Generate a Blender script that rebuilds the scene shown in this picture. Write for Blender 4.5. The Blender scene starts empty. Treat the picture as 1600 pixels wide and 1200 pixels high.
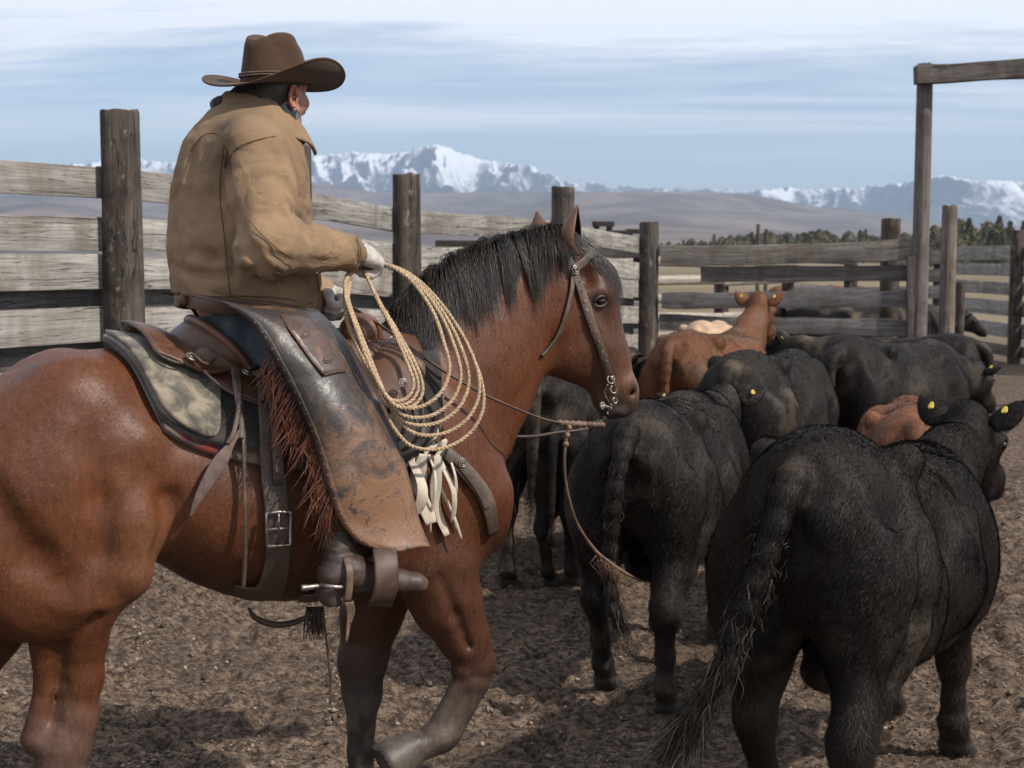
import bpy, bmesh, math, random
import numpy as np
from mathutils import Vector, Matrix
from mathutils.bvhtree import BVHTree
random.seed(7)
SC = bpy.context.scene
COL = SC.collection
R = math.radians

# ---------------------------------------------------------------- camera, sky, sun, exposure
FPX, CAMZ = 2222.2, 1.82
PITCH = math.atan(200 / FPX)
cam_d = bpy.data.cameras.new('camera'); cam = bpy.data.objects.new('camera', cam_d); COL.objects.link(cam)
cam.location = (0, 0, CAMZ); cam.rotation_euler = (math.pi / 2 - PITCH, 0, 0)
cam_d.sensor_width = 36; cam_d.lens = 50; cam_d.clip_start = 0.1; cam_d.clip_end = 60000
cam_d.dof.use_dof = True; cam_d.dof.focus_distance = 4.5; cam_d.dof.aperture_fstop = 6.3
SC.camera = cam

SUN_EL, SUN_AZ = R(44), (0.86, -0.51)          # direction towards the sun on the ground plane
sun_dir = Vector((SUN_AZ[0] * math.cos(SUN_EL), SUN_AZ[1] * math.cos(SUN_EL), math.sin(SUN_EL)))
sl = bpy.data.lights.new('sun', 'SUN'); sl.energy = 4.1; sl.angle = R(1.2); sl.color = (1, 0.93, 0.84)
so = bpy.data.objects.new('sun', sl); COL.objects.link(so); so.rotation_euler = sun_dir.to_track_quat('Z', 'Y').to_euler()

world = bpy.data.worlds.new('World'); SC.world = world; world.use_nodes = True
wn, wl = world.node_tree.nodes, world.node_tree.links
wn.clear()
w_out = wn.new('ShaderNodeOutputWorld'); w_bg = wn.new('ShaderNodeBackground'); wl.new(w_bg.outputs[0], w_out.inputs[0])
sky = wn.new('ShaderNodeTexSky'); sky.sky_type = 'NISHITA'; sky.sun_disc = False
sky.sun_elevation = SUN_EL; sky.sun_rotation = math.atan2(SUN_AZ[0], SUN_AZ[1]); sky.altitude = 1500; sky.air_density = 0.9; sky.dust_density = 1.2
tc = wn.new('ShaderNodeTexCoord'); sep = wn.new('ShaderNodeSeparateXYZ'); wl.new(tc.outputs['Generated'], sep.inputs[0])
def wmath(op, a, b=None, c=None):
    n = wn.new('ShaderNodeMath'); n.operation = op
    for i, v in enumerate((a, b, c)):
        if v is None: continue
        if isinstance(v, (int, float)): n.inputs[i].default_value = v
        else: wl.new(v, n.inputs[i])
    return n.outputs[0]
zz = wmath('MAXIMUM', sep.outputs[2], 0.0); den = wmath('ADD', zz, 0.09)
cu = wmath('DIVIDE', sep.outputs[0], den); cv = wmath('DIVIDE', sep.outputs[1], den)
cmb = wn.new('ShaderNodeCombineXYZ'); wl.new(wmath('MULTIPLY_ADD', cv, 0.14, wmath('MULTIPLY', cu, 0.30)), cmb.inputs[0]); wl.new(cv, cmb.inputs[1])
def wnoise(scale, detail, rough, off, dist=0.0):
    m = wn.new('ShaderNodeVectorMath'); m.operation = 'ADD'; wl.new(cmb.outputs[0], m.inputs[0]); m.inputs[1].default_value = off
    n = wn.new('ShaderNodeTexNoise'); n.inputs['Scale'].default_value = scale; n.inputs['Detail'].default_value = detail
    n.inputs['Roughness'].default_value = rough; n.inputs['Distortion'].default_value = dist; wl.new(m.outputs[0], n.inputs[0]); return n.outputs[0]
def wramp(v, a, b):
    n = wn.new('ShaderNodeMapRange'); n.interpolation_type = 'SMOOTHSTEP'; wl.new(v, n.inputs[0]); n.inputs[1].default_value = a; n.inputs[2].default_value = b; return n.outputs[0]
c1 = wramp(wnoise(0.85, 7, 0.62, (3.1, 1.7, 0), 0.5), 0.42, 0.62)
c2 = wramp(wnoise(2.6, 6, 0.6, (7.3, 4.1, 2), 0.8), 0.36, 0.72)
hi = wramp(sep.outputs[2], 0.03, 0.15)
cl = wmath('MULTIPLY', wmath('MULTIPLY_ADD', c2, 0.35, wmath('MULTIPLY', c1, 0.85)), wmath('MULTIPLY_ADD', hi, 0.85, 0.12))
cl = wmath('MINIMUM', wmath('ADD', cl, 0.15), 0.95)
mix = wn.new('ShaderNodeMix'); mix.data_type = 'RGBA'; wl.new(cl, mix.inputs[0]); wl.new(sky.outputs[0], mix.inputs[6])
mix.inputs[7].default_value = (8.6, 8.8, 9.3, 1)
wl.new(mix.outputs[2], w_bg.inputs[0]); w_bg.inputs[1].default_value = 0.124
SC.view_settings.view_transform = 'Standard'; SC.view_settings.look = 'None'
SC.view_settings.exposure = 0.15; SC.view_settings.gamma = 1; SC.view_settings.use_curve_mapping = False
try:
    SC.cycles.use_denoising = True; SC.cycles.max_bounces = 6; SC.cycles.volume_bounces = 0
    SC.cycles.transparent_max_bounces = 4; SC.cycles.use_adaptive_sampling = True
except Exception: pass

# ---------------------------------------------------------------- geometry of view (used to survey where things stand)
cp, sp = math.cos(PITCH), math.sin(PITCH)
def ray(px, py):
    u, v = (px - 800) / FPX, (600 - py) / FPX
    return np.array([u, cp + sp * v, cp * v - sp])
def at(px, py, Y):
    d = ray(px, py); t = Y / d[1]
    return np.array([d[0] * t, Y, CAMZ + d[2] * t])
class Frame:
    """local frame: x ahead, y to the left, z up; origin on the ground"""
    def __init__(s, X, Y, deg, z=0.0):
        s.o = np.array([X, Y, z]); s.a = R(deg); s.f = np.array([math.cos(s.a), math.sin(s.a), 0]); s.l = np.array([-s.f[1], s.f[0], 0])
    def pl(s, px, py, lat=0.0):
        d = ray(px, py); c = np.array([0, 0, CAMZ]) - s.o
        t = (lat - c.dot(s.l)) / d.dot(s.l); p = c + d * t
        return np.array([p.dot(s.f), lat, p[2]])
    def local_ray(s, px, py):
        d = ray(px, py); c = np.array([0, 0, CAMZ]) - s.o
        return (np.array([c.dot(s.f), c.dot(s.l), c[2]]), np.array([d.dot(s.f), d.dot(s.l), d[2]]))

# ---------------------------------------------------------------- numpy noise
def _h(ix, iy, iz, seed=0):
    n = (ix * 374761393 + iy * 668265263 + iz * 2147483647 % 1274126177 + iz * 1103515245 + seed * 69069) & 0xffffffff
    n = ((n ^ (n >> 13)) * 1274126177) & 0xffffffff
    n = ((n ^ (n >> 16)) * 2246822519) & 0xffffffff
    return ((n ^ (n >> 15)) & 0xffffff) / 16777216.0
def vnoise(P, seed=0):
    P = np.asarray(P, dtype=np.float64)
    i = np.floor(P).astype(np.int64); f = P - i; f = f * f * f * (f * (f * 6 - 15) + 10)
    r = 0
    for dx in (0, 1):
        for dy in (0, 1):
            for dz in (0, 1):
                w = (f[:, 0] if dx else 1 - f[:, 0]) * (f[:, 1] if dy else 1 - f[:, 1]) * (f[:, 2] if dz else 1 - f[:, 2])
                r = r + w * _h(i[:, 0] + dx, i[:, 1] + dy, i[:, 2] + dz, seed)
    return r * 2 - 1
def fbm(P, oct=4, gain=0.5, seed=0):
    r, a = 0, 1.0
    for o in range(oct):
        r = r + a * vnoise(np.asarray(P) * (2.03 ** o) + o * 17.3, seed + o); a *= gain
    return r
def ridged(P, oct=5, gain=0.5, seed=0):
    r, a = 0, 1.0
    for o in range(oct):
        r = r + a * (1 - 2 * np.abs(vnoise(np.asarray(P) * (2.03 ** o) + o * 9.1, seed + o))); a *= gain
    return r
def worley(P, seed=0):
    P = np.asarray(P, dtype=np.float64); i = np.floor(P).astype(np.int64); best = np.full(len(P), 9.0)
    for dx in (-1, 0, 1):
        for dy in (-1, 0, 1):
            c = i + np.array([dx, dy, 0]); jx = c[:, 0] + _h(c[:, 0], c[:, 1], c[:, 2], seed); jy = c[:, 1] + _h(c[:, 0], c[:, 1], c[:, 2], seed + 9)
            best = np.minimum(best, (P[:, 0] - jx) ** 2 + (P[:, 1] - jy) ** 2)
    return np.sqrt(best)

# ---------------------------------------------------------------- mesh helpers
def mesh_np(name, V, Fq, mat=None, smooth=True, cols=None):
    V = np.asarray(V, dtype=np.float32); me = bpy.data.meshes.new(name)
    Fq = np.asarray(Fq, dtype=np.int32)
    me.vertices.add(len(V)); me.vertices.foreach_set('co', V.ravel())
    n = Fq.shape[1]; me.loops.add(Fq.size); me.loops.foreach_set('vertex_index', Fq.ravel())
    me.polygons.add(len(Fq)); me.polygons.foreach_set('loop_start', np.arange(0, Fq.size, n, dtype=np.int32))
    me.update(calc_edges=True); me.validate()
    if smooth: me.polygons.foreach_set('use_smooth', np.ones(len(me.polygons), dtype=bool))
    if cols is not None: set_cols(me, cols)
    if mat: me.materials.append(mat)
    return me
def set_cols(me, cols, name='Col'):
    c = np.ones((len(me.vertices), 4), dtype=np.float32); c[:, :3] = cols
    a = me.color_attributes.new(name, 'FLOAT_COLOR', 'POINT'); a.data.foreach_set('color', c.ravel())
def link(name, me, parent=None, loc=None, rz=None):
    o = bpy.data.objects.new(name, me); COL.objects.link(o)
    if parent is not None: o.parent = parent
    if loc is not None: o.location = loc
    if rz is not None: o.rotation_euler = (0, 0, rz)
    return o
def tag(o, label=None, cat=None, group=None, kind=None):
    if label: o['label'] = label
    if cat: o['category'] = cat
    if group: o['group'] = group
    if kind: o['kind'] = kind
    return o
def empty(name, loc=(0, 0, 0), rz=0, **k):
    o = bpy.data.objects.new(name, None); COL.objects.link(o); o.location = loc; o.rotation_euler = (0, 0, rz); o.empty_display_size = 0.1
    tag(o, **k); return o
class MB:
    """gathers quads / tris into one mesh, with uv-ish coordinates kept in a colour attribute"""
    def __init__(s): s.v = []; s.f = []; s.c = []; s.n = 0
    def add(s, V, Fc, col=(1, 1, 1)):
        V = np.asarray(V, float); s.v.append(V); s.f += [tuple(int(i) + s.n for i in f) for f in Fc]
        c = np.asarray(col, float); s.c.append(np.broadcast_to(c, (len(V), 3)).copy()); s.n += len(V); return s
    def mesh(s, name, mat=None, smooth=True, sub=0, angle=None):
        me = bpy.data.meshes.new(name); V = np.vstack(s.v); me.from_pydata(V.tolist(), [], s.f); me.update()
        if smooth: me.polygons.foreach_set('use_smooth', np.ones(len(me.polygons), dtype=bool))
        set_cols(me, np.vstack(s.c))
        if mat: me.materials.append(mat)
        if angle:
            try: me.set_sharp_from_angle(angle=R(angle))
            except Exception: pass
        return me
    def build(s, name, mat, parent=None, smooth=True, loc=None, rz=None, angle=None):
        return link(name, s.mesh(name, mat, smooth, angle=angle), parent, loc, rz)
def cat_rom(P, n):
    """smooth resample of a polyline to n points"""
    P = np.asarray(P, float); m = len(P)
    if m < 3: t = np.linspace(0, 1, n)[:, None]; return P[0] * (1 - t) + P[-1] * t
    d = np.r_[0, np.cumsum(np.maximum(np.linalg.norm(np.diff(P[:, :3], axis=0), axis=1), 1e-5) ** 0.7)]
    Tn = np.zeros_like(P)
    for i in range(m):
        a, b = max(i - 1, 0), min(i + 1, m - 1); Tn[i] = (P[b] - P[a]) / (d[b] - d[a])
    out = []
    for q in np.linspace(0, d[-1], n):
        i = min(max(np.searchsorted(d, q) - 1, 0), m - 2); h = d[i + 1] - d[i]; t = (q - d[i]) / h
        out.append((2*t**3 - 3*t*t + 1) * P[i] + (t**3 - 2*t*t + t) * h * Tn[i] + (-2*t**3 + 3*t*t) * P[i+1] + (t**3 - t*t) * h * Tn[i+1])
    return np.array(out)
def tube(mb, P, r, seg=8, n=None, flat=1.0, col=(1, 1, 1), up=None, cap=True, twist=0):
    """round or flattened tube along P (resampled if n); r scalar or per point"""
    P = np.asarray(P, float); r = np.broadcast_to(np.asarray(r, float), (len(P),))
    if n: Q = cat_rom(np.c_[P, r], n); P, r = Q[:, :3], Q[:, 3]
    T = np.gradient(P, axis=0); T /= np.linalg.norm(T, axis=1)[:, None] + 1e-9
    u = np.array(up if up is not None else (0, 0, 1.0) if abs(T[0][2]) < 0.9 else (1.0, 0, 0)); rings = []
    for i in range(len(P)):
        if up is not None: u = np.array(up, float)
        b = np.cross(T[i], u); b /= np.linalg.norm(b) + 1e-9; a = np.cross(b, T[i]); u = a
        th = np.linspace(0, 2 * math.pi, seg, endpoint=False) + twist * i
        rings.append(P[i] + r[i] * (np.cos(th)[:, None] * b + flat * np.sin(th)[:, None] * a))
    V = np.vstack(rings); Fc = []
    for i in range(len(P) - 1):
        for j in range(seg):
            k = (j + 1) % seg; Fc.append((i * seg + j, i * seg + k, (i + 1) * seg + k, (i + 1) * seg + j))
    if cap: Fc.append(tuple(range(seg - 1, -1, -1))); Fc.append(tuple((len(P) - 1) * seg + j for j in range(seg)))
    mb.add(V, Fc, col); return mb
def ribbon(mb, P, W, N, th, n=None, col=(1, 1, 1), bulge=0.0):
    """strap: centre line P, half-widths W, face normals N (arrays or one vector), thickness th"""
    P = np.asarray(P, float); m = len(P); W = np.broadcast_to(np.asarray(W, float), (m,)); N = np.broadcast_to(np.asarray(N, float), (m, 3))
    if n: Q = cat_rom(np.c_[P, W, N], n); P, W, N = Q[:, :3], Q[:, 3], Q[:, 4:7]
    T = np.gradient(P, axis=0); T /= np.linalg.norm(T, axis=1)[:, None] + 1e-9
    S = np.cross(T, N); S /= np.linalg.norm(S, axis=1)[:, None] + 1e-9; Nn = np.cross(S, T)
    V = []; prof = [(-1, -.5), (-.96, .3), (-.85, .5), (0, .5 + bulge), (.85, .5), (.96, .3), (1, -.5)]
    for i in range(len(P)):
        for a, b in prof: V.append(P[i] + S[i] * W[i] * a + Nn[i] * th * b)
    k = len(prof); Fc = []
    for i in range(len(P) - 1):
        for j in range(k): q = (j + 1) % k; Fc.append((i * k + j, (i + 1) * k + j, (i + 1) * k + q, i * k + q))
    Fc.append(tuple(range(k))); Fc.append(tuple((len(P) - 1) * k + j for j in range(k - 1, -1, -1)))
    mb.add(V, Fc, col); return mb
def sheet(mb, G, th, col=(1, 1, 1)):
    """thick sheet from a grid of points G[i][j]"""
    G = np.asarray(G, float); a, b = G.shape[:2]
    du = np.gradient(G, axis=0); dv = np.gradient(G, axis=1); Nn = np.cross(du, dv); Nn /= np.linalg.norm(Nn, axis=2)[..., None] + 1e-9
    V = np.concatenate([(G + Nn * th / 2).reshape(-1, 3), (G - Nn * th / 2).reshape(-1, 3)]); o = a * b; Fc = []
    for i in range(a - 1):
        for j in range(b - 1):
            q = (i * b + j, (i + 1) * b + j, (i + 1) * b + j + 1, i * b + j + 1); Fc.append(q); Fc.append(tuple(x + o for x in q[::-1]))
    for i in range(a - 1):
        for j, fl in ((0, 0), (b - 1, 1)):
            q = (i * b + j, (i + 1) * b + j, (i + 1) * b + j + o, i * b + j + o); Fc.append(q if fl else q[::-1])
    for j in range(b - 1):
        for i, fl in ((0, 1), (a - 1, 0)):
            q = (i * b + j, i * b + j + 1, i * b + j + 1 + o, i * b + j + o); Fc.append(q if fl else q[::-1])
    mb.add(V, Fc, col); return mb
def ball(mb, c, r, seg=16, rings=10, col=(1, 1, 1)):
    c = np.array(c, float); r = np.broadcast_to(np.array(r, float), (3,)); V = []; Fc = []
    for i in range(rings + 1):
        ph = math.pi * i / rings
        for j in range(seg):
            th = 2 * math.pi * j / seg; V.append(c + r * np.array([math.sin(ph) * math.cos(th), math.sin(ph) * math.sin(th), math.cos(ph)]))
    for i in range(rings):
        for j in range(seg): k = (j + 1) % seg; Fc.append((i * seg + j, (i + 1) * seg + j, (i + 1) * seg + k, i * seg + k))
    mb.add(V, Fc, col); return mb

# ---------------------------------------------------------------- implicit modelling: one continuous skin per body
def unit(v): v = np.asarray(v, float); return v / (np.linalg.norm(v) + 1e-12)
class SDF:
    def __init__(s, lo, hi, h):
        s.lo = np.array(lo, float); s.h = h; s.n = np.ceil((np.array(hi) - s.lo) / h).astype(int) + 1
        s.f = np.full(tuple(s.n), 0.5, dtype=np.float32); s.ax = [s.lo[i] + h * np.arange(s.n[i]) for i in range(3)]
    def _op(s, fn, lo, hi, k, mode):
        a = np.clip(np.floor((np.array(lo) - k - s.lo) / s.h).astype(int) - 1, 0, s.n); b = np.clip(np.ceil((np.array(hi) + k - s.lo) / s.h).astype(int) + 2, 0, s.n)
        if np.any(b <= a): return
        X, Y, Z = np.meshgrid(s.ax[0][a[0]:b[0]], s.ax[1][a[1]:b[1]], s.ax[2][a[2]:b[2]], indexing='ij', sparse=True)
        d = fn(X, Y, Z); sl_ = tuple(slice(a[i], b[i]) for i in range(3)); f = s.f[sl_]
        if mode < 0: hh = np.maximum(k - np.abs(f + d), 0) / k; s.f[sl_] = np.maximum(f, -d) + hh * hh * k / 4
        else: hh = np.maximum(k - np.abs(f - d), 0) / k; s.f[sl_] = np.minimum(f, d) - hh * hh * k / 4
    def cone(s, a, b, ra, rb, k=0.03, sq=None, m=1.0, mode=1):
        a = np.asarray(a, float); b = np.asarray(b, float); ab = b - a; L2 = ab.dot(ab) + 1e-12; q = None if sq is None else unit(sq)
        def fn(X, Y, Z):
            t = np.clip(((X - a[0]) * ab[0] + (Y - a[1]) * ab[1] + (Z - a[2]) * ab[2]) / L2, 0, 1)
            vx, vy, vz = X - a[0] - t * ab[0], Y - a[1] - t * ab[1], Z - a[2] - t * ab[2]
            if q is not None:
                g = (vx * q[0] + vy * q[1] + vz * q[2]) * (1 / m - 1); vx = vx + g * q[0]; vy = vy + g * q[1]; vz = vz + g * q[2]
            return (np.sqrt(vx * vx + vy * vy + vz * vz) - (ra + (rb - ra) * t)) * (min(m, 1) ** 0.5)
        r = max(ra, rb) * max(1, m); s._op(fn, np.minimum(a, b) - r, np.maximum(a, b) + r, k, mode)
    def chain(s, pts, k=0.03, sq=None, m=1.0, mode=1, n=None):
        P = np.array([list(p) for p in pts], float)
        if n: P = cat_rom(P, n)
        for i in range(len(P) - 1): s.cone(P[i][:3], P[i + 1][:3], P[i][3], P[i + 1][3], k, sq, m, mode)
    def cut(s, p, n, k=.01):
        p = np.asarray(p, float); n = unit(n); X, Y, Z = np.meshgrid(*s.ax, indexing='ij', sparse=True); d = (X - p[0]) * n[0] + (Y - p[1]) * n[1] + (Z - p[2]) * n[2]
        hh = np.maximum(k - np.abs(s.f - d), 0) / k; s.f = (np.maximum(s.f, d) + hh * hh * k / 4).astype(np.float32)
    def ell(s, c, r, k=0.03, rot=None, mode=1):
        c = np.asarray(c, float); r = np.asarray(r, float); M = np.eye(3) if rot is None else np.array(rot)
        def fn(X, Y, Z):
            x, y, z = X - c[0], Y - c[1], Z - c[2]
            u = [(M[i][0] * x + M[i][1] * y + M[i][2] * z) for i in range(3)]
            k0 = np.sqrt(sum((u[i] / r[i]) ** 2 for i in range(3))); k1 = np.sqrt(sum((u[i] / r[i] ** 2) ** 2 for i in range(3))) + 1e-6
            return k0 * (k0 - 1) / k1
        R_ = float(r.max()); ext = R_ if rot is not None else r; s._op(fn, c - ext, c + ext, k, mode)
    def loft(s, st, k=0.05, egg=0.0):
        """st rows: x, zc, hz, wy[, egg]"""
        S = np.array([list(r) + [egg] * (5 - len(r)) for r in st], float); xs = S[:, 0]
        def fn(X, Y, Z):
            x = np.clip(X.ravel(), xs[0], xs[-1]); D = cat_eval(S, x); sh = X.shape
            zc, hz, wy, eg = [D[:, i].reshape(sh) for i in (1, 2, 3, 4)]
            dz = (Z - zc) / hz; w = wy * (1 - eg * dz); q = np.sqrt((Y / np.maximum(w, 0.02)) ** 2 + dz ** 2)
            d = (q - 1) * np.minimum(wy, hz); ex = np.abs(X - np.clip(X, xs[0], xs[-1]))
            return np.where(ex > 0, np.sqrt(np.maximum(d, 0) ** 2 + ex ** 2), d)
        s._op(fn, (xs[0], -S[:, 3].max() * 1.5, (S[:, 1] - S[:, 2]).min()), (xs[-1], S[:, 3].max() * 1.5, (S[:, 1] + S[:, 2]).max()), k, 1)
    def surface(s, smooth=1):
        f = s.f; n = f.shape; ins = f < 0
        c = np.zeros((n[0] - 1, n[1] - 1, n[2] - 1), dtype=np.uint8)
        for dx in (0, 1):
            for dy in (0, 1):
                for dz in (0, 1): c += ins[dx:n[0] - 1 + dx, dy:n[1] - 1 + dy, dz:n[2] - 1 + dz]
        act = (c > 0) & (c < 8); I = np.argwhere(act); idx = -np.ones(act.shape, dtype=np.int64); idx[act] = np.arange(len(I))
        acc = np.zeros((len(I), 3)); cnt = np.zeros(len(I)); C = list(np.ndindex(2, 2, 2))
        for a in C:
            for ax in range(3):
                if a[ax]: continue
                b = list(a); b[ax] = 1
                fa = f[I[:, 0] + a[0], I[:, 1] + a[1], I[:, 2] + a[2]]; fb = f[I[:, 0] + b[0], I[:, 1] + b[1], I[:, 2] + b[2]]
                m = (fa < 0) != (fb < 0); t = np.where(m, fa / np.where(fa == fb, 1, fa - fb), 0)
                p = np.tile(np.array(a, float), (len(I), 1)); p[:, ax] += t; acc[m] += p[m]; cnt[m] += 1
        V = s.lo + s.h * (I + acc / cnt[:, None]); Q = []
        for ax in range(3):
            o = [(1, 2), (2, 0), (0, 1)][ax]; sl0 = [slice(1, -1)] * 3; sl0[ax] = slice(0, -1); sl1 = list(sl0); sl1[ax] = slice(1, None)
            sl0, sl1 = tuple(sl0), tuple(sl1)
            E = ins[sl0] != ins[sl1]; K = np.argwhere(E); off = np.ones(3, int); off[ax] = 0; K = K + off
            def g(u, v):
                J = K.copy(); J[:, o[0]] -= u; J[:, o[1]] -= v; return idx[J[:, 0], J[:, 1], J[:, 2]]
            q = np.stack([g(1, 1), g(0, 1), g(0, 0), g(1, 0)], 1); fl = ~ins[K[:, 0], K[:, 1], K[:, 2]]; q[fl] = q[fl][:, ::-1]; Q.append(q)
        Q = np.vstack(Q); Q = Q[(Q >= 0).all(1)]
        for _ in range(smooth): V = relax(V, Q, 0.5); V = relax(V, Q, -0.52)
        return V, Q
def relax(V, Q, lam):
    A = np.zeros_like(V); n = np.zeros(len(V))
    for a, b in ((0, 1), (1, 2), (2, 3), (3, 0)):
        for i, j in ((a, b), (b, a)):
            for d in range(3): A[:, d] += np.bincount(Q[:, i], V[Q[:, j], d], len(V))
            n += np.bincount(Q[:, i], minlength=len(V))
    return V + lam * (A / np.maximum(n, 1)[:, None] - V)
def cat_eval(S, x):
    xs = S[:, 0]; T = np.gradient(S, xs, axis=0); i = np.clip(np.searchsorted(xs, x) - 1, 0, len(xs) - 2); h = (xs[i + 1] - xs[i])[:, None]; t = ((x - xs[i]) / h[:, 0])[:, None]
    return (2*t**3 - 3*t*t + 1) * S[i] + (t**3 - 2*t*t + t) * h * T[i] + (-2*t**3 + 3*t*t) * S[i+1] + (t**3 - t*t) * h * T[i+1]
def vnormals(V, Q):
    N = np.zeros_like(V); fn = np.cross(V[Q[:, 2]] - V[Q[:, 0]], V[Q[:, 3]] - V[Q[:, 1]])
    for c in range(4):
        for d in range(3): N[:, d] += np.bincount(Q[:, c], fn[:, d], len(V))
    return N / (np.linalg.norm(N, axis=1)[:, None] + 1e-12)
def coat(name, V, Q, cols, flow, n, L, W, lift, mat, parent, seed=1, dens=None, nj=0.35, jitter=0.25, lenf=None, alt=None, altf=0.0, brv=0.16):
    """short hair lying on a skin: one thin blade per hair. flow(P)->direction"""
    rng = np.random.default_rng(seed); N = vnormals(V, Q)
    A = np.linalg.norm(np.cross(V[Q[:, 2]] - V[Q[:, 0]], V[Q[:, 3]] - V[Q[:, 1]]), axis=1)
    if dens is not None: A = A * dens(V[Q].mean(1))
    f = rng.choice(len(Q), n, p=A / A.sum()); u, v = rng.random(n), rng.random(n)
    w = np.stack([(1 - u) * (1 - v), u * (1 - v), u * v, (1 - u) * v], 1)
    P = (V[Q[f]] * w[..., None]).sum(1); Nn = (N[Q[f]] * w[..., None]).sum(1); C = (cols[Q[f]] * w[..., None]).sum(1)
    D = flow(P) + rng.normal(0, jitter, (n, 3)); D -= (D * Nn).sum(1)[:, None] * Nn; D /= np.linalg.norm(D, axis=1)[:, None] + 1e-9
    S = np.cross(D, Nn); l = L * (0.6 + 0.8 * rng.random(n))
    if lenf is not None: l = l * lenf(P)
    l = l[:, None]; lf = lift * (0.5 + rng.random(n))[:, None]
    a = P - Nn * 0.001 + S * W; b = P - Nn * 0.001 - S * W; c = P + D * l + Nn * l * lf
    VV = np.stack([b, a, c], 1).reshape(-1, 3); br = np.maximum(1 + rng.normal(0, brv, (n, 1)), .25); CC = C * br
    if alt is not None: am = rng.random(n) < altf * (1 + 1.4 * vnoise(P * 7, 77)); CC[am] = CC[am] * .3 + np.array(alt) * .7 * (.6 + .8 * rng.random((am.sum(), 1)))
    CC = np.repeat(np.clip(CC, 0, 1), 3, 0)
    me = mesh_np(name, VV, np.arange(3 * n).reshape(-1, 3), mat, True, CC)
    nn = Nn + rng.normal(0, nj, (n, 3)); nn /= np.linalg.norm(nn, axis=1)[:, None]
    if len(me.vertices) == 3 * n:
        try: me.normals_split_custom_set_from_vertices(np.repeat(nn, 3, 0).tolist())
        except Exception as e: print('normals', e)
    return link(name, me, parent)

# ---------------------------------------------------------------- materials
class NT:
    def __init__(s, name):
        s.m = bpy.data.materials.new(name); s.m.use_nodes = True; s.n = s.m.node_tree.nodes; s.l = s.m.node_tree.links
        s.p = s.n['Principled BSDF']; s.out = s.n['Material Output']; s.tc = s.n.new('ShaderNodeTexCoord')
    def set(s, k, v):
        if isinstance(v, bpy.types.NodeSocket): s.l.new(v, s.p.inputs[k])
        elif k == 'Base Color': s.p.inputs[k].default_value = (*v, 1)
        else: s.p.inputs[k].default_value = v
        return s
    def coord(s, kind='Object', sc=(1, 1, 1), loc=(0, 0, 0)):
        mp = s.n.new('ShaderNodeMapping'); mp.inputs['Scale'].default_value = sc; mp.inputs['Location'].default_value = loc
        if kind == 'UVM':
            a = s.n.new('ShaderNodeAttribute'); a.attribute_name = 'uvm'; s.l.new(a.outputs['Vector'], mp.inputs[0])
        else: s.l.new(s.tc.outputs[kind], mp.inputs[0])
        return mp.outputs[0]
    def noise(s, vec, scale=5, detail=5, rough=0.55, dist=0.0, col=False):
        n = s.n.new('ShaderNodeTexNoise'); n.inputs['Scale'].default_value = scale; n.inputs['Detail'].default_value = detail; n.inputs['Roughness'].default_value = rough
        n.inputs['Distortion'].default_value = dist; s.l.new(vec, n.inputs['Vector']); return n.outputs[1 if col else 0]
    def vor(s, vec, scale=5, feat='F1', out=0, rnd=1.0):
        n = s.n.new('ShaderNodeTexVoronoi'); n.inputs['Scale'].default_value = scale; n.feature = feat; n.inputs['Randomness'].default_value = rnd; s.l.new(vec, n.inputs['Vector']); return n.outputs[out]
    def rng(s, v, a, b, c=0.0, d=1.0, smooth=True):
        n = s.n.new('ShaderNodeMapRange'); n.interpolation_type = 'SMOOTHSTEP' if smooth else 'LINEAR'; s.l.new(v, n.inputs[0])
        for i, x in zip((1, 2, 3, 4), (a, b, c, d)): n.inputs[i].default_value = x
        return n.outputs[0]
    def mix(s, f, a, b, mode='MIX'):
        n = s.n.new('ShaderNodeMix'); n.data_type = 'RGBA'; n.blend_type = mode
        for i, x in ((0, f), (6, a), (7, b)):
            if isinstance(x, bpy.types.NodeSocket): s.l.new(x, n.inputs[i])
            elif i == 0: n.inputs[0].default_value = x
            else: n.inputs[i].default_value = (*x, 1)
        return n.outputs[2]
    def math(s, op, a, b=0.0, c=0.0):
        n = s.n.new('ShaderNodeMath'); n.operation = op
        for i, x in enumerate((a, b, c)):
            if isinstance(x, bpy.types.NodeSocket): s.l.new(x, n.inputs[i])
            else: n.inputs[i].default_value = x
        return n.outputs[0]
    def attr(s, name='Col'):
        a = s.n.new('ShaderNodeAttribute'); a.attribute_name = name; return a.outputs['Color']
    def rand(s):
        a = s.n.new('ShaderNodeObjectInfo'); return a.outputs['Random']
    def bump(s, h, strength=0.3, dist=0.01, prev=None):
        b = s.n.new('ShaderNodeBump'); b.inputs['Strength'].default_value = strength; b.inputs['Distance'].default_value = dist; s.l.new(h, b.inputs['Height'])
        if prev is not None: s.l.new(prev, b.inputs['Normal'])
        s.l.new(b.outputs[0], s.p.inputs['Normal']); return b.outputs[0]
def set_uvm(me, uv):
    a = me.attributes.new('uvm', 'FLOAT_VECTOR', 'POINT'); v = np.zeros((len(me.vertices), 3), np.float32); v[:, :uv.shape[1]] = uv; a.data.foreach_set('vector', v.ravel())
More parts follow.
